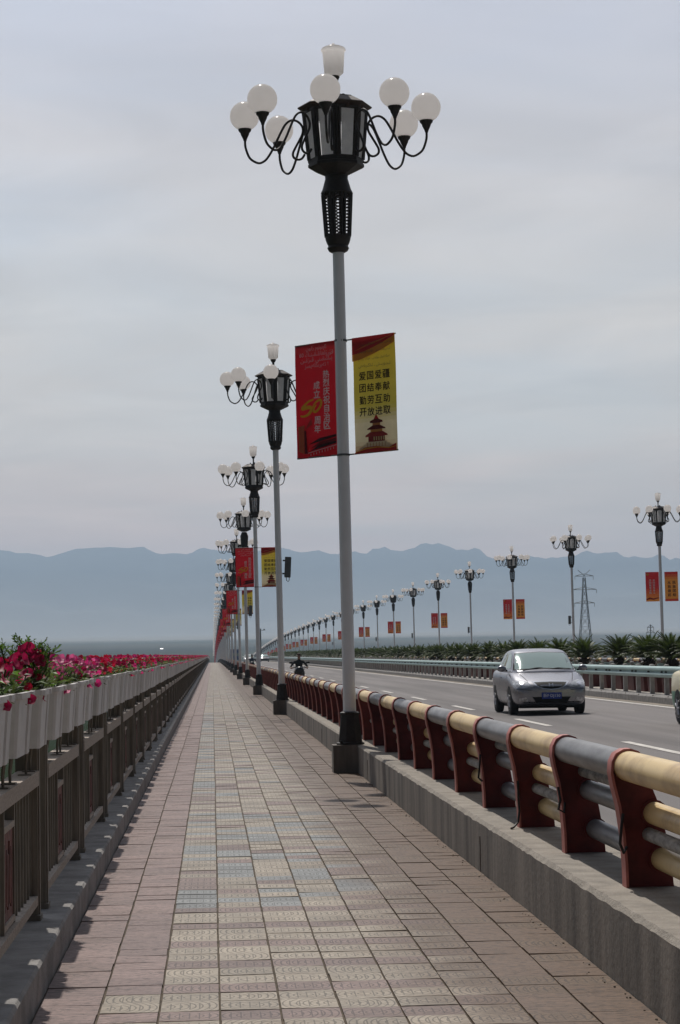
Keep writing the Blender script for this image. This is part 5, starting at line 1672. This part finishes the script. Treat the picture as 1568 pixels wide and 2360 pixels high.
def rider(x, y, label, slabel, jacket=M_jacket, trousers=M_trouser, sc=1.0):
    z = zc(y) + road_z(x) + .001
    root = empty('person', (x, y, z)); root.scale = (sc,) * 3
    tag(root, label, 'person', 'scooter riders')
    N = [((0, .10, .80), (.155, .12)), ((0, .07, .98), (.145, .105)), ((0, .03, 1.13), (.17, .11)), ((0, 0, 1.215), (.09, .08)), ((0, -.02, 1.27), .052), ((0, -.04, 1.34), (.068, .078)), ((0, -.045, 1.42), (.074, .088)), ((0, -.035, 1.475), (.055, .066))]
    E_ = [(i, i + 1) for i in range(7)]
    for s in (-1, 1):
        b = len(N)
        N += [((s * .175, .02, 1.165), .062), ((s * .30, -.05, 1.03), .050), ((s * .36, -.12, .93), .043), ((s * .335, -.28, .885), .034), ((s * .305, -.385, .905), .026), ((s * .285, -.44, .915), .030)]
        E_ += [(2, b)] + [(b + i, b + i + 1) for i in range(5)]
        # fingers closed over the grip
        h = b + 5
        for k in range(4):
            c = len(N)
            N += [((s * (.262 + .016 * k), -.485, .925), .0085), ((s * (.262 + .016 * k), -.50, .90), .008), ((s * (.262 + .016 * k), -.475, .888), .007)]
            E_ += [(h, c), (c, c + 1), (c + 1, c + 2)]
        c = len(N); N += [((s * .245, -.455, .90), .010), ((s * .235, -.47, .885), .008)]; E_ += [(h, c), (c, c + 1)]
        b = len(N)
        N += [((s * .10, .04, .78), .088), ((s * .165, -.28, .74), .066), ((s * .15, -.33, .50), .050), ((s * .14, -.30, .33), .036), ((s * .145, -.42, .305), .035)]
        E_ += [(0, b)] + [(b + i, b + i + 1) for i in range(4)]
    me = skin_body(N, E_, 0, 1)
    me.materials.clear()
    for m in (jacket, M_skin, trousers, M_trim): me.materials.append(m)
    for p in me.polygons:
        c = p.center
        if c.z > 1.25: i = 1
        elif c.y < -.22 and c.z > .84: i = 1
        elif c.z < .34: i = 3
        elif c.z < .83: i = 2
        else: i = 0
        p.material_index = i
    link('body', me, root)
    mb = MB()
    mb.sphere((0, -.035, 1.462), .084, 16, 10, sc=(.98, 1.12, .68)); mb.box(-.06, .06, -.165, -.10, 1.455, 1.467)
    mb.build('cap', M_hair, root, smooth=60)
    mb = MB()                                                   # face: eyes, nose, mouth, ears
    for s in (-1, 1):
        mb.sphere((s * .030, -.125, 1.408), .010, 8, 6, 1)
        mb.sphere((s * .077, -.04, 1.395), .020, 8, 6, 0, sc=(.5, .9, 1.3))
    mb.add([(-.014, -.128, 1.372), (.014, -.128, 1.372), (0, -.152, 1.378), (0, -.126, 1.412)], [(0, 1, 2), (0, 2, 3), (1, 3, 2)], 0)
    mb.box(-.022, .022, -.124, -.116, 1.345, 1.352, 2)
    mb.build('face', [M_skin, M_trim, mat('lips', (.16, .06, .05), .6)], root, smooth=50)
    s_ = empty('scooter', (x, y, z)); s_.scale = (sc,) * 3
    tag(s_, slabel, 'scooter', 'scooters on the road')
    # front apron with its rounded nose
    secs = []
    for zz_, hw, yy in ((.36, .16, -.52), (.50, .20, -.56), (.64, .215, -.60), (.76, .205, -.63), (.86, .16, -.60), (.92, .10, -.56)):
        secs.append([(hw * math.cos(a), yy + .14 * (1 - math.cos(a) ** 2) * (-1 if math.sin(a) > 0 else .25), zz_) for a in [2 * math.pi * j / 16 for j in range(16)]])
    mb = MB(); loft(mb, secs); mb.build('front_apron', M_scoot, s_, smooth=50)
    mb = MB(); mb.sphere((0, -.66, .80), .17, 18, 12, sc=(1.1, .8, .95)); mb.build('headlight_cowl', M_scoot, s_, smooth=180)
    for s in (-1, 1):
        mb = MB(); mb.sphere((s * .165, -.70, .86), .045, 10, 8, sc=(1.2, .6, .8)); mb.build('indicator', M_lens, s_, smooth=180)
        mb = MB(); mb.tube([(s * .20, -.47, .93), (s * .28, -.46, 1.04), (s * .33, -.46, 1.09)], .009, 6); mb.sphere((s * .355, -.45, 1.12), .065, 12, 8, sc=(1.25, .35, .75)); mb.build('mirror', M_scoot, s_, smooth=60)
    mb = MB(); mb.tube([(-.34, -.44, .905), (-.15, -.50, .93), (.15, -.50, .93), (.34, -.44, .905)], .018, 8); mb.build('handlebar', M_trim, s_, smooth=60)
    mb = MB(); mb.box(-.18, .18, -.45, .15, .26, .31); mb.build('footboard', M_scoot, s_)
    mb = MB(); mb.sphere((0, .25, .70), .20, 14, 8, sc=(.85, 2.0, .35)); mb.build('seat', M_trim, s_, smooth=180)
    mb = MB(); mb.sphere((0, .36, .50), .20, 14, 8, sc=(.9, 1.9, .85)); mb.build('rear_body', M_scoot, s_, smooth=180)
    for yy in (-.66, .55):
        w = link('wheel', TYRE, s_, (0, yy, .225), (0, 0, 0), (.55, .755, .755)); link('rim', RIM, w)
    mb = MB(); mb.tube([(-.075, -.66, .23), (-.075, -.56, .60), (.075, -.56, .60), (.075, -.66, .23)], .02, 6); mb.build('fork', M_trim, s_)
    mb = MB(); mb.box(-.09, .09, -.845, -.835, .50, .58); mb.build('mudguard', M_scoot, s_)
rider(3.62, 93.0, 'person in dark jacket and brown cap riding a scooter towards the camera', 'dark scooter under the rider in the brown cap, with two round mirrors')
rider(3.05, 172.0, 'small person in dark clothes riding far behind the second lamp posts', 'dark distant scooter half hidden by the lamp posts and railing', M_hose, M_trim)

# ------------------------------------------------------------------ valley: pylons, mast, trees, sheds
def pylon(x, y, H, label, small=False):
    z = ground_z(x, y)
    o = empty('pylon', (x, y, z)); tag(o, label, 'pylon', 'power pylons in the valley')
    mb = MB()
    W = lambda t: (3.3 * (1 - t) ** 1.15 + .45) if not small else .25
    th = .16 if not small else .14
    if small:
        mb.tube([(0, 0, 0), (0, 0, H)], .22, 6)
    else:
        n = 11
        lv = [1 - (1 - i / n) ** 1.25 for i in range(n + 1)]
        for sx in (-1, 1):
            for sy in (-1, 1):
                mb.tube([(sx * W(t), sy * W(t), H * t * .93) for t in lv], th, 4)
        for a, b in zip(lv, lv[1:]):
            for sy in (-1, 1):
                for (p, q) in ((-1, 1), (1, -1)):
                    mb.tube([(p * W(a), sy * W(a), H * a * .93), (q * W(b), sy * W(b), H * b * .93)], th * .55, 3)
                    mb.tube([(sy * W(a), p * W(a), H * a * .93), (sy * W(b), q * W(b), H * b * .93)], th * .55, 3)
                mb.tube([(-W(b), sy * W(b), H * b * .93), (W(b), sy * W(b), H * b * .93)], th * .55, 3)
    mb.build('tower', M_steel, o)
    for f, w in (((.705, 4.1), (.825, 5.0), (.945, 3.8)) if not small else ((.86, 1.7), (.95, 1.3))):
        mb = MB()
        for s in (-1, 1):
            mb.tube([(0, 0, H * f + .9), (s * w, 0, H * f)], .12, 4); mb.tube([(0, 0, H * f - .1), (s * w, 0, H * f)], .14, 4)
            mb.tube([(s * w, 0, H * f), (s * w, 0, H * f - 1.6)], .10, 4)
        mb.build('cross_arm', M_steel, o)
    if not small:
        mb = MB()
        for s in (-1, 1): mb.tube([(-s * .5, 0, H * .94), (s * 2.6, 0, H * 1.0)], .12, 4)
        mb.build('earth_wire_arm', M_steel, o)
pylon(152.5, 900, 46.2, 'tall steel lattice pylon standing beyond the far lamp posts')
pylon(181.5, 910, 23.5, 'small pole pylon right of the tall lattice pylon', True)
mb = MB(); o = empty('camera_mast', (10.9, 500, zc(500) + .2))
mb.tube([(0, 0, 0), (0, 0, 7.3)], .14, 8); mb.build('pole', M_box, o)
mb = MB(); mb.box(-1.1, 1.1, -.06, .06, 6.9, 7.0); mb.box(-1.0, -.7, -.2, .15, 7.0, 7.25); mb.box(.65, .95, -.2, .15, 7.0, 7.25); mb.build('camera_arm', M_box, o)
tag(o, 'slim dark camera mast far down the median with a short cross arm', 'mast')
def poplar(seed, h):
    r = random.Random(seed); mb = MB()
    for i in range(420):
        t = r.random() ** .8; z = h * (.12 + .88 * t)
        rr = h * .13 * math.sin(math.pi * min(1, .12 + t * .86)) * r.random() ** .5
        a = r.uniform(0, 6.28)
        p = Vector((rr * math.cos(a), rr * math.sin(a), z)); s = h * r.uniform(.022, .042)
        d = Vector((r.uniform(-1, 1), r.uniform(-1, 1), r.uniform(-.2, 1.2))).normalized(); u = d.orthogonal().normalized()
        mb.add([p - u * s * .6, p + d * s, p + u * s * .6, p - d * s * .7], [(0, 1, 2, 3)])
    t = MB(); t.tube([(0, 0, 0), (0, 0, h * .5), (0, 0, h * .9)], [h * .022, h * .014, h * .004], 6)
    for i in range(8):
        a = r.uniform(0, 6.28); z = h * r.uniform(.2, .6); t.tube([(0, 0, z), (h * .07 * math.cos(a), h * .07 * math.sin(a), z + h * .14)], h * .005, 4)
    return mb.mesh('crown', M_tree), t.mesh('trunk', M_trunk)
POP = [poplar(70 + i, 14) for i in range(3)]
rv = random.Random(17)
for i in range(46):
    y = rv.uniform(620, 1250); x = -rv.uniform(.048, .094) * y if i < 36 else rv.uniform(.05, .2) * y
    s = rv.uniform(.62, 1.02)
    c, t = POP[i % 3]
    o = empty('poplar_tree', (x, y, ground_z(x, y))); o.scale = (s * 1.15, s * 1.15, s)
    link('crown', c, o); link('trunk', t, o)
    tag(o, 'small dark distant poplar tree in the valley beyond the %s' % ('petunias on the left' if i < 36 else 'far side of the bridge'), 'tree', 'distant poplars beyond the petunias' if i < 36 else 'distant poplars beyond the far side')
mb = MB(); mb.box(-1.7, 1.7, -1.5, 1.5, 0, 2.2); o = mb.build('shed', M_white_p, None); o.location = (-66, 2900, ground_z(0, 2900)); 
mb = MB(); mb.prism([(-1.7, 2.2), (1.7, 2.2), (0, 3.1)], 'x', -1.9, 1.9); mb.build('roof', M_white_p, o)
tag(o, 'tiny white shed shining far out on the valley floor', 'shed')
